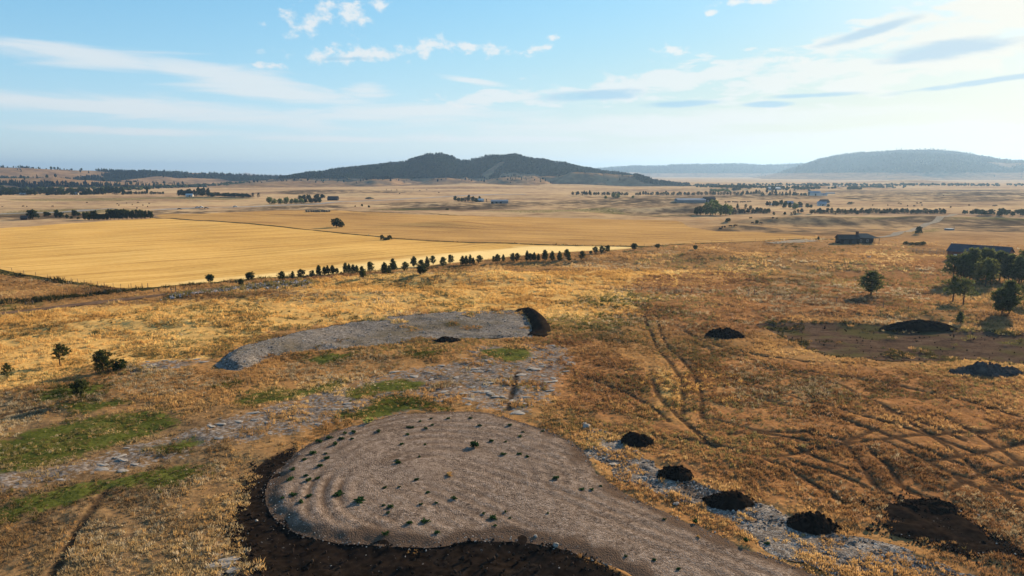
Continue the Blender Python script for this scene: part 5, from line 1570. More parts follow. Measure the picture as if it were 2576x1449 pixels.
def house(u, v, lpx, hpx, rz, label, cat='house', wall=None, roof=None, wratio=0.6, roofh=0.4, doors=1, wins=2, name='house', over=0.4):
    e, y = place(name, u, v, rz, label, cat)
    L = px2m(y, lpx); H = px2m(y, hpx); W = L * wratio; hw = H * (1 - roofh)
    m_ = MB(); m_.house_walls(L, W, hw, H); m_.obj('wall', wall or M_white, e)
    m_ = MB(); m_.gable(L, W, hw + 0.2, H + 0.2, over); m_.obj('roof', roof or M_paleroof, e)
    k = 0
    for i in range(wins):
        px = -L * 0.36 + L * 0.72 * (i + 0.5) / max(wins, 1)
        m_ = MB(); m_.box((px, -W / 2 - 0.03, hw * 0.58), (min(1.6, L * 0.12), 0.10, min(1.5, hw * 0.4))); m_.obj('window', M_glass, e)
    for i in range(doors):
        px = L * (0.06 - 0.25 * i)
        m_ = MB(); m_.box((px, -W / 2 - 0.04, hw * 0.36), (min(3.0, L * 0.12), 0.12, hw * 0.72)); m_.obj('door', M_dark, e)
    return e


# the dark house at the end of the lane
e, y = place('house', 2130, 612, -6, 'dark brown farmhouse with chimney and porch at the lane end', 'house')
sc = y / FPX
Lg, Wg = 46 * sc, 34 * sc
m_ = MB(); m_.house_walls(Lg, Wg, 2.7, 4.4); m_.obj('wall', M_darkwall, e)
m_ = MB(); m_.gable(Lg, Wg, 2.9, 4.6, 0.5); m_.obj('roof', M_darkroof, e)
L2, W2 = 38 * sc, 40 * sc; c2 = (Lg / 2 + L2 / 2 + 0.02, 3.0)
m_ = MB(); m_.box((c2[0], c2[1], 1.15), (L2, W2, 3.5)); m_.obj('wall', M_darkwall, e)
# hipped roof over the main part
m_ = MB(); o = 0.9
vs = [(c2[0] - L2 / 2 - o, c2[1] - W2 / 2 - o, 2.92), (c2[0] + L2 / 2 + o + 1.6, c2[1] - W2 / 2 - o, 2.92), (c2[0] + L2 / 2 + o + 1.6, c2[1] + W2 / 2 + o, 2.92), (c2[0] - L2 / 2 - o, c2[1] + W2 / 2 + o, 2.92),
      (c2[0] - L2 * 0.22, c2[1], 5.0), (c2[0] + L2 * 0.25, c2[1], 5.0)]
m_.add(vs, [(0, 1, 5, 4), (1, 2, 5), (2, 3, 4, 5), (3, 0, 4), (3, 2, 1, 0)]); m_.obj('roof', plain('porch_shingles', (0.16, 0.135, 0.11), (0.10, 0.085, 0.07), 3.0, 0.9, 0.1), e)
m_ = MB(); m_.box((c2[0] - L2 * 0.42, c2[1] - 1.0, 4.4), (1.1, 1.1, 3.2)); m_.obj('chimney', M_brick, e)
for px in (0.35, 2.6):
    m_ = MB(); m_.tube([(c2[0] + L2 / 2 + px * 0.95, c2[1] - W2 / 2 - 0.7, -0.5), (c2[0] + L2 / 2 + px * 0.95, c2[1] - W2 / 2 - 0.7, 2.9)], 0.11, 6); m_.obj('porch_post', M_darkwall, e)
m_ = MB(); m_.tube([(c2[0] + L2 / 2 + 2.4, c2[1] + W2 / 2, -0.5), (c2[0] + L2 / 2 + 2.4, c2[1] + W2 / 2, 2.9)], 0.11, 6); m_.obj('porch_post', M_darkwall, e)
m_ = MB()
for zz in (0.5, 1.0):
    m_.box((c2[0] + L2 / 2 + 1.3, c2[1] - W2 / 2 - 0.7, zz), (2.4, 0.07, 0.09))
m_.obj('porch_rail', M_darkwall, e)
for px in (-0.30, 0.12):
    m_ = MB(); m_.box((c2[0] + L2 * px, c2[1] - W2 / 2 - 0.03, 1.5), (0.9, 0.10, 1.3)); f_ = m_.obj('window', M_white, e)
    m_ = MB(); m_.box((c2[0] + L2 * px, c2[1] - W2 / 2 - 0.10, 1.5), (0.66, 0.05, 1.05)); m_.obj('pane', M_glass, f_)
for px in (-0.18, 0.24):
    m_ = MB(); m_.box((Lg * px, -Wg / 2 - 0.04, 0.95), (2.4, 0.10, 2.1)); m_.obj('garage_door', plain('grey_door', (0.06, 0.055, 0.055), None, 2.0), e)

# the red barn behind the pines
bx, by, bz = at1(2381, 652)
_a = R(-46); Lb, Wb = 20.5, 12.0
bx += math.cos(_a) * Lb / 2 - math.sin(_a) * Wb / 2; by += math.sin(_a) * Lb / 2 + math.cos(_a) * Wb / 2
e = empty('barn', (bx, by, float(height(np.array([bx]), np.array([by]))[0])), _a)
tag(e, 'long red barn with a blue grey metal roof behind the pine grove', 'barn')
m_ = MB(); m_.house_walls(Lb, Wb, 4.0, 6.3); m_.obj('wall', M_redwall, e)
m_ = MB(); m_.gable(Lb, Wb, 4.15, 6.45, 0.5); rf = m_.obj('roof', M_blueroof, e)
m_ = MB()
for sgn in (-1, 1):
    for i in range(27):
        px = -Lb / 2 + Lb * i / 26
        m_.tube([(px, 0.06 * sgn, 6.50), (px, sgn * (Wb / 2 + 0.45), 4.02)], 0.05, 4)
m_.obj('roof_rib', M_blueroof, rf)
m_ = MB(); m_.box((0, 0, 6.52), (Lb + 1.0, 0.5, 0.12)); m_.obj('ridge_cap', M_blueroof, rf)
m_ = MB(); m_.box((-Lb / 2 - 0.05, 0, 1.7), (0.12, 3.6, 3.4)); m_.obj('door', M_darkwall, e)
for i in range(3):
    m_ = MB(); m_.box((-Lb * 0.36 + i * Lb * 0.2, -Wb / 2 - 0.04, 2.2), (1.1, 0.10, 1.0)); m_.obj('window', M_white, e)

# corral left of the barn
e, y = place('corral_fence', 2338, 636, -6, 'weathered wooden corral rails left of the red barn', 'corral')
sc = y / FPX; cw, cd_ = 66 * sc, 12.0
corners = [(-cw / 2, -cd_ / 2), (cw / 2, -cd_ / 2), (cw / 2, cd_ / 2), (-cw / 2, cd_ / 2)]
M_pale_wood = plain('pale_corral_wood', (0.34, 0.26, 0.17), (0.20, 0.15, 0.10), 5.0, 0.9, 0.1)
for i in range(4):
    p, q = Vector((*corners[i], 0)), Vector((*corners[(i + 1) % 4], 0)); k = max(2, int((q - p).length / 2.6))
    for j in range(k):
        a_ = p.lerp(q, j / k); m_ = MB(); m_.tube([a_ - Vector((0, 0, 0.5)), a_ + Vector((0, 0, 1.6))], 0.09, 5); m_.obj('post', M_pale_wood, e)
    for zz in (0.45, 0.9, 1.4):
        m_ = MB(); m_.tube([p + Vector((0, 0.1, zz)), q + Vector((0, 0.1, zz))], 0.06, 4); m_.obj('rail', M_pale_wood, e)
m_ = MB(); m_.tube([(0, -cd_ / 2, -0.5), (0, -cd_ / 2, 1.9)], 0.12, 5); m_.obj('post', M_pale_wood, e)
for zz in (0.5, 1.2):
    m_ = MB(); m_.tube([(0, -cd_ / 2, zz), (0, cd_ / 2, zz)], 0.06, 4); m_.obj('rail', M_pale_wood, e)

# long low sheds and farms farther out
e, y = place('shed', 1735, 508, 2, 'long low shed with a pale metal roof and taller dark block', 'shed')
sc = y / FPX
m_ = MB(); m_.house_walls(70 * sc, 34 * sc, 5 * sc, 9 * sc); m_.obj('wall', M_greywall, e)
m_ = MB(); m_.gable(70 * sc, 34 * sc, 5 * sc + 0.2, 9 * sc + 0.2, 0.5); m_.obj('roof', M_paleroof, e)
m_ = MB(); m_.house_walls(28 * sc, 16 * sc, 8 * sc, 12 * sc, (48 * sc, 0)); m_.obj('wall', M_darkwall, e)
m_ = MB(); m_.gable(28 * sc, 16 * sc, 8 * sc + 0.2, 12 * sc + 0.2, 0.4, c=(48 * sc, 0)); m_.obj('roof', M_darkroof, e)
for i in range(2):
    m_ = MB(); m_.box(((43 + 9 * i) * sc, -8 * sc - 0.05, 2.5 * sc), (4 * sc, 0.15, 5 * sc)); m_.obj('door', M_greywall, e)
house(838, 504, 25, 10, 4, 'dark gambrel looking barn beside the highway', 'barn', M_darkwall, M_darkroof, 0.8, 0.62, 1, 0, 'barn')
house(1208, 508, 17, 8, -20, 'small white roofed house in front of the tree clump', 'house', M_greywall, M_white, 0.6, 0.45, 1, 2)
house(1256, 511.5, 42, 8.5, 6, 'long pale grey building with dark doorways standing alone', 'shed', M_greywall, M_paleroof, 0.35, 0.35, 3, 0, 'shed')
house(189, 490, 14, 6, 8, 'white house half hidden in the creek trees', 'house', M_white, M_paleroof, 0.6, 0.45, 1, 2)
house(60, 490.5, 16, 5, 0, 'low pinkish house among the creek trees', 'house', plain('pink_wall', (0.45, 0.33, 0.27), None, 1.0), M_white, 0.5, 0.4, 1, 2)
house(12, 489.5, 22, 6, 0, 'wide pale roofed shed at the far left edge', 'shed', M_greywall, M_paleroof, 0.5, 0.5, 1, 0, 'shed')
house(477, 495, 16, 6.5, 10, 'small white house in the dark tree belt', 'house', M_white, M_white, 0.6, 0.45, 1, 2)
house(2047, 493, 26, 11, -12, 'white farm building with a large dark doorway at the windbreak end', 'barn', M_white, M_paleroof, 0.7, 0.4, 1, 0, 'barn')
house(2069, 492.5, 18, 6, -6, 'lower white wing beside the white farm building', 'shed', M_white, M_paleroof, 0.6, 0.4, 0, 1, 'shed')
house(2088, 487.5, 20, 3, 0, 'low flat white shed right of the windbreak end', 'shed', M_white, M_paleroof, 0.4, 0.3, 0, 0, 'shed')
house(1946, 478, 28, 6, 0, 'bright white metal roofed hall on the valley floor', 'shed', M_greywall, M_white, 0.6, 0.5, 1, 0, 'shed')
house(2046, 471.5, 34, 3.2, 0, 'left one of two long pale roofs on the valley floor', 'shed', M_greywall, M_white, 0.3, 0.5, 0, 0, 'shed')
house(2092, 471, 42, 3.2, 0, 'right and longer one of two long pale roofs on the valley floor', 'shed', M_greywall, M_white, 0.3, 0.5, 0, 0, 'shed')
house(2122, 474.5, 14, 4.5, 0, 'small bright roofed shed right of the long roofs', 'shed', M_greywall, M_white, 0.6, 0.5, 0, 0, 'shed')
house(2066, 517.5, 20, 10, -14, 'white farmhouse with pale blue roof below the dark roofed barn', 'house', M_white, M_paleroof, 0.7, 0.5, 1, 2)
house(2072, 511, 22, 9, 16, 'dark roofed barn just behind the white farmhouse', 'barn', M_greywall, M_darkroof, 0.6, 0.6, 1, 0, 'barn')
house(2004, 521.5, 22, 6, 10, 'low grey roofed shed among the farmyard trees', 'shed', M_greywall, M_darkroof, 0.6, 0.5, 1, 0, 'shed')
house(1984, 514, 18, 7, 0, 'pale roofed house behind the bright farmyard tree', 'house', M_greywall, M_paleroof, 0.6, 0.5, 1, 1)
house(1943, 512.5, 8, 3.4, 0, 'tiny reddish white hut in the pasture left of the farmyard', 'hut', plain('pink_hut', (0.5, 0.3, 0.25), None, 1.0), M_white, 0.6, 0.5, 1, 0, 'hut')
house(63, 553, 15, 10, 12, 'old dark shed leaning under the wide dark tree', 'shed', M_darkwall, M_darkroof, 0.8, 0.5, 1, 0, 'shed')
e, y = place('stock_tank', 2387, 579, 0, 'grey stock tank with a low pump frame right of the lane tree', 'stock tank')
sc = y / FPX
m_ = MB(); m_.tube([(0, 0, -0.4), (0, 0, 1.0)], [11 * sc, 11 * sc], 16); m_.obj('tank', M_greywall, e)
m_ = MB(); m_.tube([(0, 0, 1.0), (0, 0, 1.06)], [10 * sc, 10 * sc], 16); m_.obj('water', M_glass, e)
m_ = MB(); m_.tube([(12 * sc, 0, -0.3), (12 * sc, 0, 2.4)], 0.12, 5); m_.tube([(12 * sc, 0, 2.3), (3 * sc, 0, 1.6)], 0.08, 5); m_.obj('pump', M_wire, e)


# ------------------------------------------------------------------ heaps of soil
_rk = rock_mesh(5, 0.8, 'clod', M_soil, 1)
ROCK_UNIT = ([tuple(v.co) for v in _rk.vertices], [tuple(p.vertices) for p in _rk.polygons])


def heap(u, v, wpx, hm, dm, label, seed, lump=0.35, mat=None, rz=0.0, skew=0.0, name='soil_heap', cat='soil heap'):
    x0, y0, z0 = at1(u, v); W = px2m(y0, wpx) / 2; Dp = dm / 2; y0 += Dp * 0.55
    nr, na = 44, 120
    rr = np.linspace(0, 1, nr) ** 0.8; aa = np.linspace(0, 2 * math.pi, na, endpoint=False)
    RR, AA = np.meshgrid(rr, aa, indexing='ij')
    edge = 1 + 0.22 * fbm(np.cos(AA) * 3 + seed, np.sin(AA) * 3, 2.0, 3, seed)
    lx = RR * np.cos(AA) * W * edge; ly = RR * np.sin(AA) * Dp * edge
    ca, sa = math.cos(R(rz)), math.sin(R(rz))
    X = x0 + lx * ca - ly * sa; Y = y0 + lx * sa + ly * ca
    prof = (1 - RR ** 2.3) * (1 + skew * lx / W)
    body = hm * 0.68 * prof * (0.82 + 0.5 * fbm(X, Y, max(W, Dp) * 0.8, 3, seed + 1))
    Z = body + (lump * 1.5 * np.abs(fbm(X, Y, 1.9, 4, seed + 2, 0.6)) + 0.22 * fbm(X, Y, 0.7, 3, seed + 5)) * np.clip(1.02 - RR, 0, 1) ** 0.4 - 0.12 * (RR > 0.97)
    Xf, Yf = X.ravel(), Y.ravel()
    zb = height(Xf, Yf) - 0.03
    me = mesh_np(name, np.stack([Xf - x0, Yf - y0, zb + Z.ravel() - z0], 1), grid_faces(nr, na, True), mat or M_soil)
    o = link(name, me); o.location = (x0, y0, z0)
    if name == 'soil_heap':
        V = []; F = []; ck = ROCK_UNIT
        hr = np.random.default_rng(seed + 500)
        for _ in range(130):
            t_ = hr.random() * 6.283; q_ = 0.35 + 0.85 * hr.random()
            j = min(nr - 1, int(q_ ** (1 / 0.8) * (nr - 1))) if q_ < 1 else nr - 1
            i_ = int(t_ / 6.2832 * na) % na; zz = float(Z[j, i_]) if q_ < 1 else 0.0
            lx_, ly_ = q_ * math.cos(t_) * W * float(edge[0, i_]), q_ * math.sin(t_) * Dp * float(edge[0, i_])
            px_, py_ = lx_ * ca - ly_ * sa, lx_ * sa + ly_ * ca
            gz = float(height(np.array([x0 + px_]), np.array([y0 + py_]))[0]) - z0
            s_ = (0.07 + 0.26 * hr.random() ** 2.5) * (0.6 + lump * 0.5); b = len(V)
            rot_ = Matrix.Rotation(hr.random() * 6.28, 3, 'Z')
            V += [tuple(rot_ @ Vector(v) * s_ + Vector((px_, py_, gz + zz))) for v in ck[0]]; F += [tuple(b + k_ for k_ in f) for f in ck[1]]
        link('clods', mesh_np('clods', np.array(V), np.array(F), mat or M_soil, smooth=False), o)['kind'] = 'stuff'
    return tag(o, label, cat, 'heaps of dumped soil')


heap(1126, 861, 78, 1.2, 4.0, 'dark heap on the near edge of the long gravel pad', 1)
heap(1828, 849, 108, 2.1, 6.5, 'lumpy dark heap alone in the brown grass right of the wheel tracks', 2, 0.7)
heap(2326, 829, 200, 3.1, 5.5, 'long low black heap behind the bare brown dirt patch', 3, 0.35, skew=-0.25)
heap(2490, 945, 200, 2.0, 5.5, 'ragged row of grey black clods at the right edge below the dirt patch', 4, 1.0, plain('grey_clods', (0.085, 0.075, 0.068), (0.03, 0.026, 0.024), 1.2, 0.98, 0.05, 0.9))
heap(1606, 1119, 92, 1.5, 3.6, 'black heap at the top of the rubble strip', 5, 0.4, skew=-0.3)
heap(1703, 1206, 104, 1.6, 3.6, 'second black heap from the top beside the rubble strip', 6, 0.5)
heap(1838, 1277, 140, 1.8, 4.2, 'smooth rounded black heap in the middle of the rubble strip', 7, 0.25)
heap(2050, 1336, 146, 1.5, 4.0, 'lowest black heap with pale stones at its foot', 8, 0.6)
heap(2362, 1290, 150, 0.5, 4.0, 'low dark ridge along the top of the flat spread of soil', 9, 0.5, rz=-14)
heap(928, 500.5, 24, 4.2, 12, 'dark rounded mound far off beside the highway', 10, 0.4, plain('grassy_mound', (0.075, 0.06, 0.03), (0.03, 0.026, 0.014), 0.4), name='mound', cat='mound')
# the cut bank at the right end of the gravel pad
bank = smooth_poly([(1312, 780), (1330, 786), (1346, 798), (1358, 815), (1360, 832), (1346, 846)], closed=False, step=0.7)
d = np.gradient(bank, axis=0); d /= np.hypot(d[:, 0], d[:, 1])[:, None]; nrm = np.stack([-d[:, 1], d[:, 0]], 1)
rows = []
for k in np.linspace(-1, 1, 13):
    p = bank + nrm * (k * 2.3); taper = np.sin(np.linspace(0.12, math.pi - 0.12, len(bank))) ** 0.4
    zz = (1 - abs(k) ** 1.6) * 1.9 * taper * (0.8 + 0.5 * fbm(p[:, 0], p[:, 1], 4.0, 3, 401)) + 0.5 * fbm(p[:, 0], p[:, 1], 1.5, 3, 402) * (1 - abs(k))
    rows.append(np.stack([p[:, 0], p[:, 1], height(p[:, 0], p[:, 1]) + zz - 0.05], 1))
me = mesh_np('soil_bank', np.concatenate(rows), grid_faces(13, len(bank)), M_soil)
tag(link('soil_bank', me), 'steep dark soil bank closing the right end of the gravel pad', 'soil bank')

# ------------------------------------------------------------------ fences
def wire_fence(pts, label, hgt=1.25, rad=0.06, braces=(), name='wire_fence', tall=(), wires=True):
    P = [Vector(at1(u, v)) for u, v in pts]
    e = empty(name, P[0]); tag(e, label, 'fence'); o = P[0]
    for i, p in enumerate(P):
        h = hgt * (1.45 if i in tall else 1.0); q = p - o
        m_ = MB(); m_.tube([q - Vector((0, 0, 0.5)), q + Vector((TURN.uniform(-.07, .07), TURN.uniform(-.07, .07), h))], rad * (1.5 if i in tall else 1.0), 6); m_.obj('post', M_post, e)
        if i in braces:
            m_ = MB(); m_.tube([q + Vector((0, 0, h * 0.8)), q + Vector((1.3, 0.1, 0.0))], rad, 5); m_.obj('brace', M_post, e)
    if wires:
        for zz in (0.4, 0.75, 1.1):
            m_ = MB(); m_.tube([p - o + Vector((0, 0, zz)) for p in P], 0.012, 3); m_.obj('wire', M_wire, e)
    return e


main = [(770, 699), (835, 702), (905, 704), (962, 706), (1025, 707), (1060, 709), (1120, 711), (1180, 713), (1218, 714), (1260, 716.5), (1297, 718), (1335, 719.5), (1370, 721), (1420, 723), (1534, 729), (1575, 730), (1613, 731), (1660, 733), (1700, 735),
        (1739, 738), (1785, 738.5), (1840, 740), (1883, 742), (1896, 744), (1950, 749), (1995, 753), (2048, 758), (2104, 764), (2161, 769), (2221, 777), (2284, 782), (2345, 790), (2420, 800), (2490, 806), (2560, 813), (2640, 820)]
wire_fence(main, 'long wire fence with thin posts crossing the brown slope', 1.35, 0.07, braces=(23,), tall=(22, 23, 27, 29, 32))
wire_fence([(-30, 672), (0, 675), (30, 682), (60, 688.5), (90, 693.5), (120, 699), (145, 703), (163, 705.5), (180, 708.5), (195, 710.5), (212, 713), (229, 715), (246, 717), (263, 719.5), (285, 722), (304, 724.5), (324, 726), (342, 727), (358, 727.5), (372, 727.5)],
           'wire fence along the dark weed line at the left of the golden field', 1.3, 0.06, tall=(18, 19))
wire_fence([(3, 752), (87, 742.5), (169, 733.5), (247, 725), (330, 722.5)], 'sparse old fence posts above the green ditch at the left', 1.3, 0.06, wires=False, name='fence')
for (u1, v1, u2, v2, lab) in [(66, 768, 83, 765, 'pair of short gate posts with a rail at the lower left'), (387, 735.5, 400, 733.5, 'two short dark gate posts below the fence corner'), (431, 740, 443, 738, 'two tall gate posts at the left end of the stone pile')]:
    p, q = Vector(at1(u1, v1)), Vector(at1(u2, v2)); hh = px2m(p.y, 16 if 'tall' in lab else 9)
    e = empty('gate_posts', p); tag(e, lab, 'gate posts', 'gate posts at the left')
    for r_ in (p, q):
        m_ = MB(); m_.tube([r_ - p - Vector((0, 0, 0.5)), r_ - p + Vector((0, 0, hh))], 0.13, 6); m_.obj('post', M_post, e)
    m_ = MB(); m_.tube([Vector((0, 0, hh * 0.75)), q - p + Vector((0, 0, hh * 0.75))], 0.05, 5); m_.obj('rail', M_post, e)
ff = [(1620, 619.5), (1657, 617), (1700, 614.5), (1740, 612), (1790, 610), (1840, 607.5), (1900, 606), (1960, 604), (2020, 602)]
wire_fence(ff, 'thin far fence along the upper edge of the brown slope', 1.3, 0.06)

# ------------------------------------------------------------------ stones
ROCKS = [rock_mesh(s_, f_, 'rock', M_rock, 2) for s_, f_ in ((11, 0.7), (12, 0.5), (13, 0.9))]
SLABS = [rock_mesh(s_, 0.16, 'slab', M_rock, 2) for s_ in (21, 22, 23, 24)]


def stone(u, v, wpx, label, mesh, group=None, name='boulder', cat='boulder', dz=0.15):
    x, y, z = at1(u, v); k = px2m(y, wpx) / 2
    zz = z
    for poly, fn in ((PAD, pad_z), (PAD2, pad2_z)):
        s_ = sdf(poly, np.array([x]), np.array([y]), 2.0)
        if s_[0] > 0:
            zz = float(fn(np.array([x]), np.array([y]), s_)[0])
    o = link(name, mesh); o.location = (x, y, zz + k * dz); o.scale = (k, k, k); o.rotation_euler = (TURN.uniform(-.1, .1), TURN.uniform(-.1, .1), TURN.random() * 6.28)
    return tag(o, label, cat, group)


stone(1476, 1076, 24, 'large pale boulder at the top corner of the rubble strip', ROCKS[0])
stone(1469, 1066, 12, 'small white stone behind the large pale boulder', ROCKS[1])
stone(1543, 1168, 26, 'flat pale slab lying in the upper rubble strip', SLABS[0], dz=0.1)
stone(1622, 1203, 16, 'narrow pale stone in the rubble strip below the second heap', ROCKS[1])
stone(1700, 1268, 18, 'white stone in the rubble left of the smooth heap', ROCKS[1])
stone(1397, 1374, 16, 'pale stone on the gravel edge above the black soil', ROCKS[2])
stone(1347, 1352, 12, 'small white stone near the lower rim of the turnaround', ROCKS[0])
stone(2252, 1440, 20, 'round grey boulder at the bottom of the rubble strip', ROCKS[2])
stone(2460, 1297, 9, 'pale round stone on the spread of dark soil', ROCKS[0])
stone(2415, 1287, 10, 'small pale stone at the top of the dark soil spread', ROCKS[1])
stone(645, 1310, 9, 'tiny pale stone on the black soil left of the turnaround', ROCKS[0])
srnd = random.Random(77)
cnt = 0
while cnt < 150:
    poly = BARE[srnd.choices(range(4), (8, 4, 1, 1))[0]]
    lo, hi = poly.min(0), poly.max(0); x = lo[0] + srnd.random() * (hi[0] - lo[0]); y = lo[1] + srnd.random() * (hi[1] - lo[1])
    P1 = (np.array([x]), np.array([y]))
    if sdf(poly, *P1, 2.0)[0] < 0.5 or max(sdf(q, *P1, 2.0)[0] for q in GREEN) > -0.5 or sdf(PAD, *P1, 2.0)[0] > -1 or sdf(SOIL, *P1, 2.0)[0] > 0 or y < 50:
        continue
    k = srnd.uniform(0.25, 0.85) ** 1.2
    o = link('flat_stone', SLABS[cnt % 4]); z = float(ground_height(*P1)[0])
    o.location = (x, y, z + 0.02); o.scale = (k * 1.3, k * 0.9, k); o.rotation_euler = (srnd.uniform(-.08, .08), srnd.uniform(-.08, .08), srnd.gauss(0.2, 0.5))
    tag(o, 'flat pale grey limestone slab showing through thin grass behind the turnaround', 'stone slab', 'limestone slabs in the thin grass'); cnt += 1

# pile of stones and brush by the gate
pile = smooth_poly([(440, 746), (560, 731), (660, 721), (740, 715), (770, 716)], closed=False, step=1.0)
n_ = 1500; i = RNG.integers(0, len(pile), n_); q = pile[i] + RNG.normal(0, 1, (n_, 2)) * np.array([1.2, 2.2])
k = 0.22 + 0.45 * RNG.random(n_) ** 3; z = ground_height(q[:, 0], q[:, 1]) + 0.1 + 0.5 * np.clip(fbm(q[:, 0], q[:, 1], 9, 2, 88) + 0.2, 0, 1)
g = RNG.random(n_)[:, None]
scatter('stone_pile', np.stack([q[:, 0], q[:, 1], z], 1), RNG.random((n_, 3)) * np.array([1, 1, 6.28]), np.stack([k, k, k], 1), np.array([0.17, 0.135, 0.135]) * (1 - g) + np.array([0.50, 0.44, 0.43]) * g, RNG.integers(0, 3, n_), CHIPS,
        'long low pile of fieldstones and brush beside the dirt track')
n_ = 420; i = RNG.integers(0, len(pile), n_); q = pile[i] + RNG.normal(0, 1, (n_, 2)) * np.array([1.5, 2.6]); k = 1.3 + 1.6 * RNG.random(n_)
z = ground_height(q[:, 0], q[:, 1]); g = RNG.random(n_)[:, None]
scatter('tall_weeds', np.stack([q[:, 0], q[:, 1], z], 1), np.stack([np.zeros(n_), np.zeros(n_), RNG.random(n_) * 6.28], 1), np.stack([k, k, k * 1.5], 1), np.array([0.07, 0.07, 0.028]) * (1 - g) + np.array([0.24, 0.18, 0.06]) * g, RNG.integers(0, 4, n_), TUFTS,
        'tall dark weeds growing through the stone pile')

# ------------------------------------------------------------------ weeds on the gravel
def weed_mesh(seed, cols, upright=0.25, blades=90, name='weed'):
    rnd = np.random.default_rng(seed); V = []; F = []
    for c in range(9):
        a_ = rnd.random() * 6.28; rr_ = 0.36 * math.sqrt(rnd.random())
        sprays(V, F, np.array([rr_ * math.cos(a_), rr_ * math.sin(a_), 0.05 + upright * 0.25 * rnd.random()]), 0.22 + upright * 0.25, blades // 9, rnd, 1.0, 0.26, 0.5 + upright * 2)
    V = np.array(V); V[:, 2] = np.maximum(V[:, 2], -0.02)
    return mesh_np(name, V, np.array(F), cols, smooth=False)


M_weed = foliage('weed_leaves', [(0.012, 0.030, 0.010), (0.028, 0.064, 0.020), (0.07, 0.115, 0.034)], 0.25, 5.0)
M_weed_y = foliage('yellow_weed', [(0.16, 0.17, 0.04), (0.30, 0.30, 0.08), (0.42, 0.40, 0.13)], 0.3, 5.0)
M_weed_o = foliage('dry_weed', [(0.25, 0.13, 0.04), (0.42, 0.24, 0.08), (0.52, 0.33, 0.13)], 0.3, 5.0)
WM = [weed_mesh(i, M_weed) for i in range(4)]; WT = [weed_mesh(10 + i, M_weed, 1.0, 70) for i in range(2)]
WY = weed_mesh(20, M_weed_y, 0.5); WO = weed_mesh(21, M_weed_o, 0.3)


def weed(u, v, wpx, mesh, label, group):
    x, y, z = at1(u, v); k = px2m(y, wpx)
    s_ = sdf(PAD, np.array([x]), np.array([y]), 2.0)
    z = float(pad_z(np.array([x]), np.array([y]), np.maximum(s_, 0))[0]) if s_[0] > 0 else float(ground_height(np.array([x]), np.array([y]))[0]) + 0.1
    o = link('weed', mesh); o.location = (x, y, z); o.scale = (k, k, k * 0.8); o.rotation_euler = (0, 0, TURN.random() * 6.28)
    return tag(o, label, 'weed', group)


special = {(745, 710): 'wide ragged weed clump on the lower left of the turnaround', (890, 758): 'thick double weed clump near the lower left rim', (1715, 355): 'spiky upright weed casting a shadow at the upper middle of the turnaround',
           (965, 200): 'pale yellow weed on the upper rim of the turnaround', (1535, 560): 'orange dry weed in the middle of the turnaround', (1845, 860): 'flat weed near the lower middle rim of the turnaround'}
for (cx, cy, s_) in [(1325, 183, 22), (1525, 163, 24), (1685, 155, 24), (1405, 163, 20), (1265, 227, 30), (1365, 237, 24), (1410, 207, 22), (1030, 262, 32), (1235, 282, 28), (1745, 208, 28), (1960, 205, 30), (860, 270, 32), (795, 280, 32), (770, 315, 36),
                     (690, 305, 38), (610, 335, 44), (725, 357, 40), (850, 318, 24), (575, 420, 42), (515, 467, 30), (670, 460, 40), (620, 515, 38), (660, 423, 22), (415, 607, 44), (520, 583, 32), (545, 615, 42), (605, 595, 34), (430, 533, 32), (435, 710, 46),
                     (545, 725, 42), (490, 768, 38), (355, 735, 24), (745, 710, 66), (890, 758, 66), (1120, 797, 40), (1100, 835, 24), (1300, 597, 32), (1170, 483, 38), (1165, 463, 22), (1320, 433, 22), (1200, 350, 26), (1360, 347, 24), (1715, 355, 50), (1915, 407, 34), (2025, 407, 30),
                     (2085, 427, 28), (2037, 283, 28), (2190, 238, 22), (2052, 250, 20), (1830, 317, 28), (2285, 580, 40), (1570, 725, 38), (1845, 860, 46), (1365, 890, 46), (1250, 910, 40), (1085, 980, 40), (1450, 970, 36), (1385, 687, 28), (1080, 660, 28), (2470, 655, 28),
                     (2540, 660, 24), (1240, 225, 22), (965, 200, 55), (1535, 560, 44), (1930, 320, 20), (1180, 650, 20), (1330, 770, 26), (1440, 760, 22), (1960, 858, 18), (1775, 830, 22), (1930, 815, 20), (1855, 915, 22), (1070, 785, 24), (2230, 828, 20)]:
    mesh = WY if (cx, cy) == (965, 200) else WO if (cx, cy) == (1535, 560) else WT[0] if (cx, cy) == (1715, 355) else WM[TURN.randrange(4)]
    size = 'large' if s_ >= 40 else ('small' if s_ < 27 else 'middle sized')
    side = 'left part' if cx < 1000 else ('right part' if cx > 1700 else 'middle')
    weed((700 + cx / 2.3418) / 1.1988, (1200 + cy / 2.3418) / 1.1988, s_ / 2.3418 / 1.1988 * 1.5, mesh, special.get((cx, cy), f'{size} dark green weed clump on the gravel, {side} of the turnaround'), 'weeds growing on the gravel turnaround')
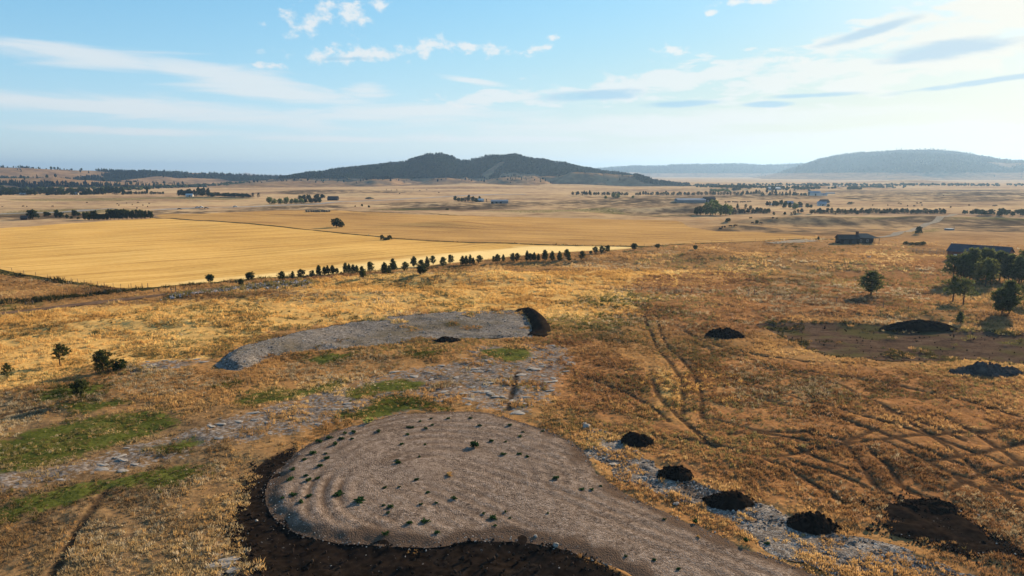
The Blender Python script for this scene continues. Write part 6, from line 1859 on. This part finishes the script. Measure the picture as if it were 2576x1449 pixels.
for (cx, cy, s_, lab) in [(65, 670, 44, 'flat weed near the neck of the driveway'), (435, 730, 34, None), (285, 755, 34, None), (1095, 815, 56, 'bright weed in the rubble left of the smooth heap'), (1205, 1020, 60, 'tall weed with a long shadow on the driveway edge'), (1230, 1150, 46, 'rusty low weed below the tall driveway weed'),
                          (1790, 1190, 66, 'tallest bright weed on the lower driveway edge'), (1610, 1190, 60, 'wide flat weed left of the tallest driveway weed'), (1740, 1165, 40, None), (2180, 1330, 60, 'dark green weed by the driveway under the lowest heap'), (2330, 1385, 60, 'dark weed nearest the bottom of the rubble strip'),
                          (870, 1335, 44, None), (1070, 1410, 50, None), (950, 1000, 40, None), (915, 680, 44, None), (640, 1300, 40, None), (2470, 1300, 50, None)]:
    weed((1650 + cx / 2.698) / 1.1988, (1200 + cy / 2.698) / 1.1988, s_ / 2.698 / 1.1988, (WT if lab and 'tall' in lab else WM)[TURN.randrange(2)] if not (lab and 'rusty' in lab) else WO, lab or 'small green weed scattered along the driveway', 'weeds along the driveway')

# ------------------------------------------------------------------ animals and vehicles
def animal_mesh(name, body, white=None):
    """standing grazing beast about 2.2 m long made as one surface"""
    import bmesh
    mb = MB()
    mb.tube([(-1.0, 0, 1.0), (-0.85, 0, 1.05), (-0.3, 0, 0.98), (0.4, 0, 0.98), (0.85, 0, 1.08), (1.05, 0, 1.1)], [0.16, 0.36, 0.40, 0.42, 0.36, 0.20], 9, 0)
    mb.tube([(0.95, 0, 1.15), (1.25, 0, 1.0), (1.45, 0, 0.72)], [0.24, 0.19, 0.15], 7, 0)
    mb.tube([(1.38, 0, 0.86), (1.52, 0, 0.62), (1.60, 0, 0.36)], [0.15, 0.15, 0.09], 7, 0)
    for (lx, ly) in ((-0.78, 0.2), (-0.78, -0.2), (0.72, 0.2), (0.72, -0.2)):
        mb.tube([(lx, ly, 0.85), (lx + (0.06 if lx < 0 else 0), ly, 0.48), (lx - 0.02, ly, 0.0)], [0.15, 0.085, 0.06], 6, 0)
    mb.tube([(-1.02, 0, 1.15), (-1.15, 0, 0.85), (-1.13, 0, 0.5)], [0.05, 0.03, 0.03], 5, 0)
    for s_ in (-1, 1):
        mb.tube([(1.36, 0.12 * s_, 0.90), (1.30, 0.28 * s_, 0.92)], [0.05, 0.02], 4, 0)
    return mb.mesh(name, body, True)


M_cow = plain('black_cowhide', (0.022, 0.018, 0.016), (0.012, 0.010, 0.010), 2.0, 0.8, 0.1)
COW = animal_mesh('cow', M_cow)


def beast(u, v, label, group, mesh=COW, k=1.0, name='cow', cat='cow'):
    x, y, z = at1(u, v); o = link(name, mesh); o.location = (x, y, z); o.rotation_euler = (0, 0, TURN.random() * 6.28); o.scale = (k, k, k)
    return tag(o, label, cat, group)


for i, (cx, cy) in enumerate([(1115, 355), (1125, 354), (1150, 352), (1160, 354), (1172, 351), (1210, 352), (1232, 355), (1244, 354), (1256, 356), (1268, 354), (1295, 354), (1306, 353), (1318, 354), (1330, 353), (1350, 353), (1380, 350), (1412, 348)]):
    beast((1900 + cx / 3.903) / 1.1988, (520 + (cy + 2) / 3.903) / 1.1988, f'dark cow, {ORD[i]} from the left in the line of cattle above the cottonwoods', 'line of cattle above the cottonwoods', k=1.15)
for (cx, cy) in [(620, 682), (640, 682), (655, 662), (692, 656), (785, 644), (838, 638), (868, 635), (1125, 592), (1255, 575), (1262, 548), (1440, 566)]:
    beast((2050 + cx / 5.152) / 1.1988, (560 + cy / 5.152) / 1.1988, 'dark cow on the slope below the cottonwoods', 'cattle on the slope below the cottonwoods')
for (cx, cy) in [(40, 462), (378, 450), (435, 455), (855, 450), (1410, 388), (1900, 412), (1925, 434), (2048, 398), (2142, 424), (2230, 388), (2312, 434), (2388, 455), (2412, 404), (2215, 478)]:
    beast(cx / 5.367 / 1.1988, (540 + cy / 5.367) / 1.1988, 'dark cow grazing on the far pasture behind the old farmstead', 'cattle behind the old farmstead')
for (cx, cy) in [(730, 165), (915, 165), (1050, 130), (1075, 150), (1270, 140), (1320, 130), (1330, 165), (1155, 172), (1235, 176), (1682, 190), (1905, 166), (2205, 170), (2235, 170), (1590, 60)]:
    beast((2450 + cx / 4.044) / 1.1988, (580 + cy / 4.044) / 1.1988, 'dark cow on the far right pasture behind the cedar row', 'cattle behind the cedar row', k=1.15)
for (cx, cy) in [(1230, 48), (945, 65), (1015, 62), (880, 58), (1310, 70), (760, 78), (1820, 25), (1560, 95), (1050, 110), (1400, 60)]:
    beast((960 + cx / 4.293) / 1.1988, (560 + cy / 4.293) / 1.1988, 'tiny dark cow on the pale slope under the forest hill', 'cattle under the forest hill', k=1.3)

# the pale antelope in front of the barn
M_ant = plain('tan_hide', (0.45, 0.28, 0.15), (0.32, 0.19, 0.10), 3.0, 0.85, 0.1)
x, y, z = at1(2184, 652)
e = empty('pronghorn', (x, y, z), R(150), (1.25, 1.25, 1.25)); tag(e, 'small tan and white antelope standing in open grass before the barn', 'antelope')
mb = MB()
mb.tube([(-0.55, 0, 0.80), (-0.45, 0, 0.82), (0, 0, 0.78), (0.4, 0, 0.80), (0.55, 0, 0.84)], [0.10, 0.20, 0.21, 0.21, 0.12], 8)
mb.tube([(0.48, 0, 0.88), (0.66, 0, 1.10), (0.72, 0, 1.22)], [0.13, 0.09, 0.08], 7); mb.tube([(0.66, 0, 1.24), (0.80, 0, 1.22), (0.95, 0, 1.12)], [0.08, 0.085, 0.045], 7)
for s_ in (-1, 1):
    mb.tube([(0.70, 0.05 * s_, 1.30), (0.68, 0.08 * s_, 1.46), (0.73, 0.09 * s_, 1.52)], [0.02, 0.018, 0.008], 4)
    for lx in (-0.42, 0.40):
        mb.tube([(lx, 0.1 * s_, 0.72), (lx + (0.05 if lx < 0 else 0), 0.1 * s_, 0.38), (lx, 0.1 * s_, 0)], [0.09, 0.04, 0.028], 6)
mb.obj('body', M_ant, e, True)
mb = MB(); mb.tube([(-0.62, 0, 0.82), (-0.52, 0, 0.86), (-0.36, 0, 0.84)], [0.08, 0.215, 0.225], 8); mb.obj('rump_patch', M_white, e, True)
mb = MB(); mb.tube([(-0.3, 0, 0.74), (0, 0, 0.70), (0.35, 0, 0.74)], [0.15, 0.20, 0.15], 8); mb.obj('belly_patch', M_white, e, True)


def car(u, v, rz, label, paint, kind='pickup', k=1.0):
    x, y, z = at1(u, v)
    e = empty('pickup_truck' if kind == 'pickup' else 'car', (x, y, z + 0.55), R(rz), (k, k, k)); tag(e, label, 'truck' if kind == 'pickup' else 'car')
    m_ = MB()
    prof = [(-2.7, 0.45), (2.7, 0.45), (2.7, 0.95), (1.3, 1.08), (0.7, 1.75), (-0.7, 1.78), (-0.8, 1.05), (-2.7, 1.05)] if kind == 'pickup' else [(-2.2, 0.4), (2.2, 0.4), (2.2, 0.85), (1.2, 0.98), (0.5, 1.48), (-1.1, 1.48), (-1.9, 0.98), (-2.2, 0.92)]
    kk = len(prof); vs = [(a_, -0.9, b_) for a_, b_ in prof] + [(a_, 0.9, b_) for a_, b_ in prof]
    m_.add(vs, [tuple(range(kk)), tuple(range(2 * kk - 1, kk - 1, -1))] + [(i, i + kk, (i + 1) % kk + kk, (i + 1) % kk) for i in range(kk)]); m_.obj('body', paint, e)
    m_ = MB(); m_.box((0, 0, 1.42 if kind == 'pickup' else 1.2), (1.25 if kind == 'pickup' else 1.5, 1.84, 0.42)); m_.obj('window', M_glass, e)
    for lx in (-1.7, 1.7):
        for ly in (-0.85, 0.85):
            m_ = MB(); m_.tube([(lx, ly - 0.11, 0.38), (lx, ly + 0.11, 0.38)], 0.38, 12); m_.obj('wheel', M_dark, e)
    return e


M_blackpaint = plain('black_paint', (0.02, 0.02, 0.022), None, 1.0, 0.3, 0.5)
M_silver = plain('silver_paint', (0.42, 0.43, 0.44), None, 1.0, 0.35, 0.5)
car(506, 524, 2, 'pale pickup truck pulling ahead on the highway at left', M_white, 'pickup', 1.0)
car(497, 524.5, 2, 'silver car close behind the pale pickup truck', M_silver, 'car', 1.0)
car(519, 526, 2, 'black car in front of the pale pickup truck', M_blackpaint, 'car', 1.0)
car(452, 528.5, 2, 'dark car alone at the left end of the highway', M_blackpaint, 'car', 1.0)
car(592, 522.5, 3, 'silver car alone in the middle of the highway', M_silver, 'car', 1.0)
# a row of round bales in the field corner
bale = MB(); bale.tube([(-0.75, 0, 0.78), (0.75, 0, 0.78)], 0.8, 14)
bm_ = bale.mesh('hay_bale', plain('grey_hay', (0.22, 0.18, 0.12), (0.12, 0.10, 0.07), 3.0, 0.95, 0.05), False)
for i in range(13):
    u = 772 + 55 * i / 12 + TURN.uniform(-1, 1); x, y, z = at1(u, 533.5 + TURN.uniform(-.6, .6) - 0.5 * i / 12)
    o = link('hay_bale', bm_); o.location = (x, y, z); o.rotation_euler = (0, 0, TURN.random() * 3); o.scale = (1.3, 1.3, 1.3)
    tag(o, 'old grey hay bale in the row at the top of the brown field', 'hay bale', 'old hay bales at the top of the brown field')
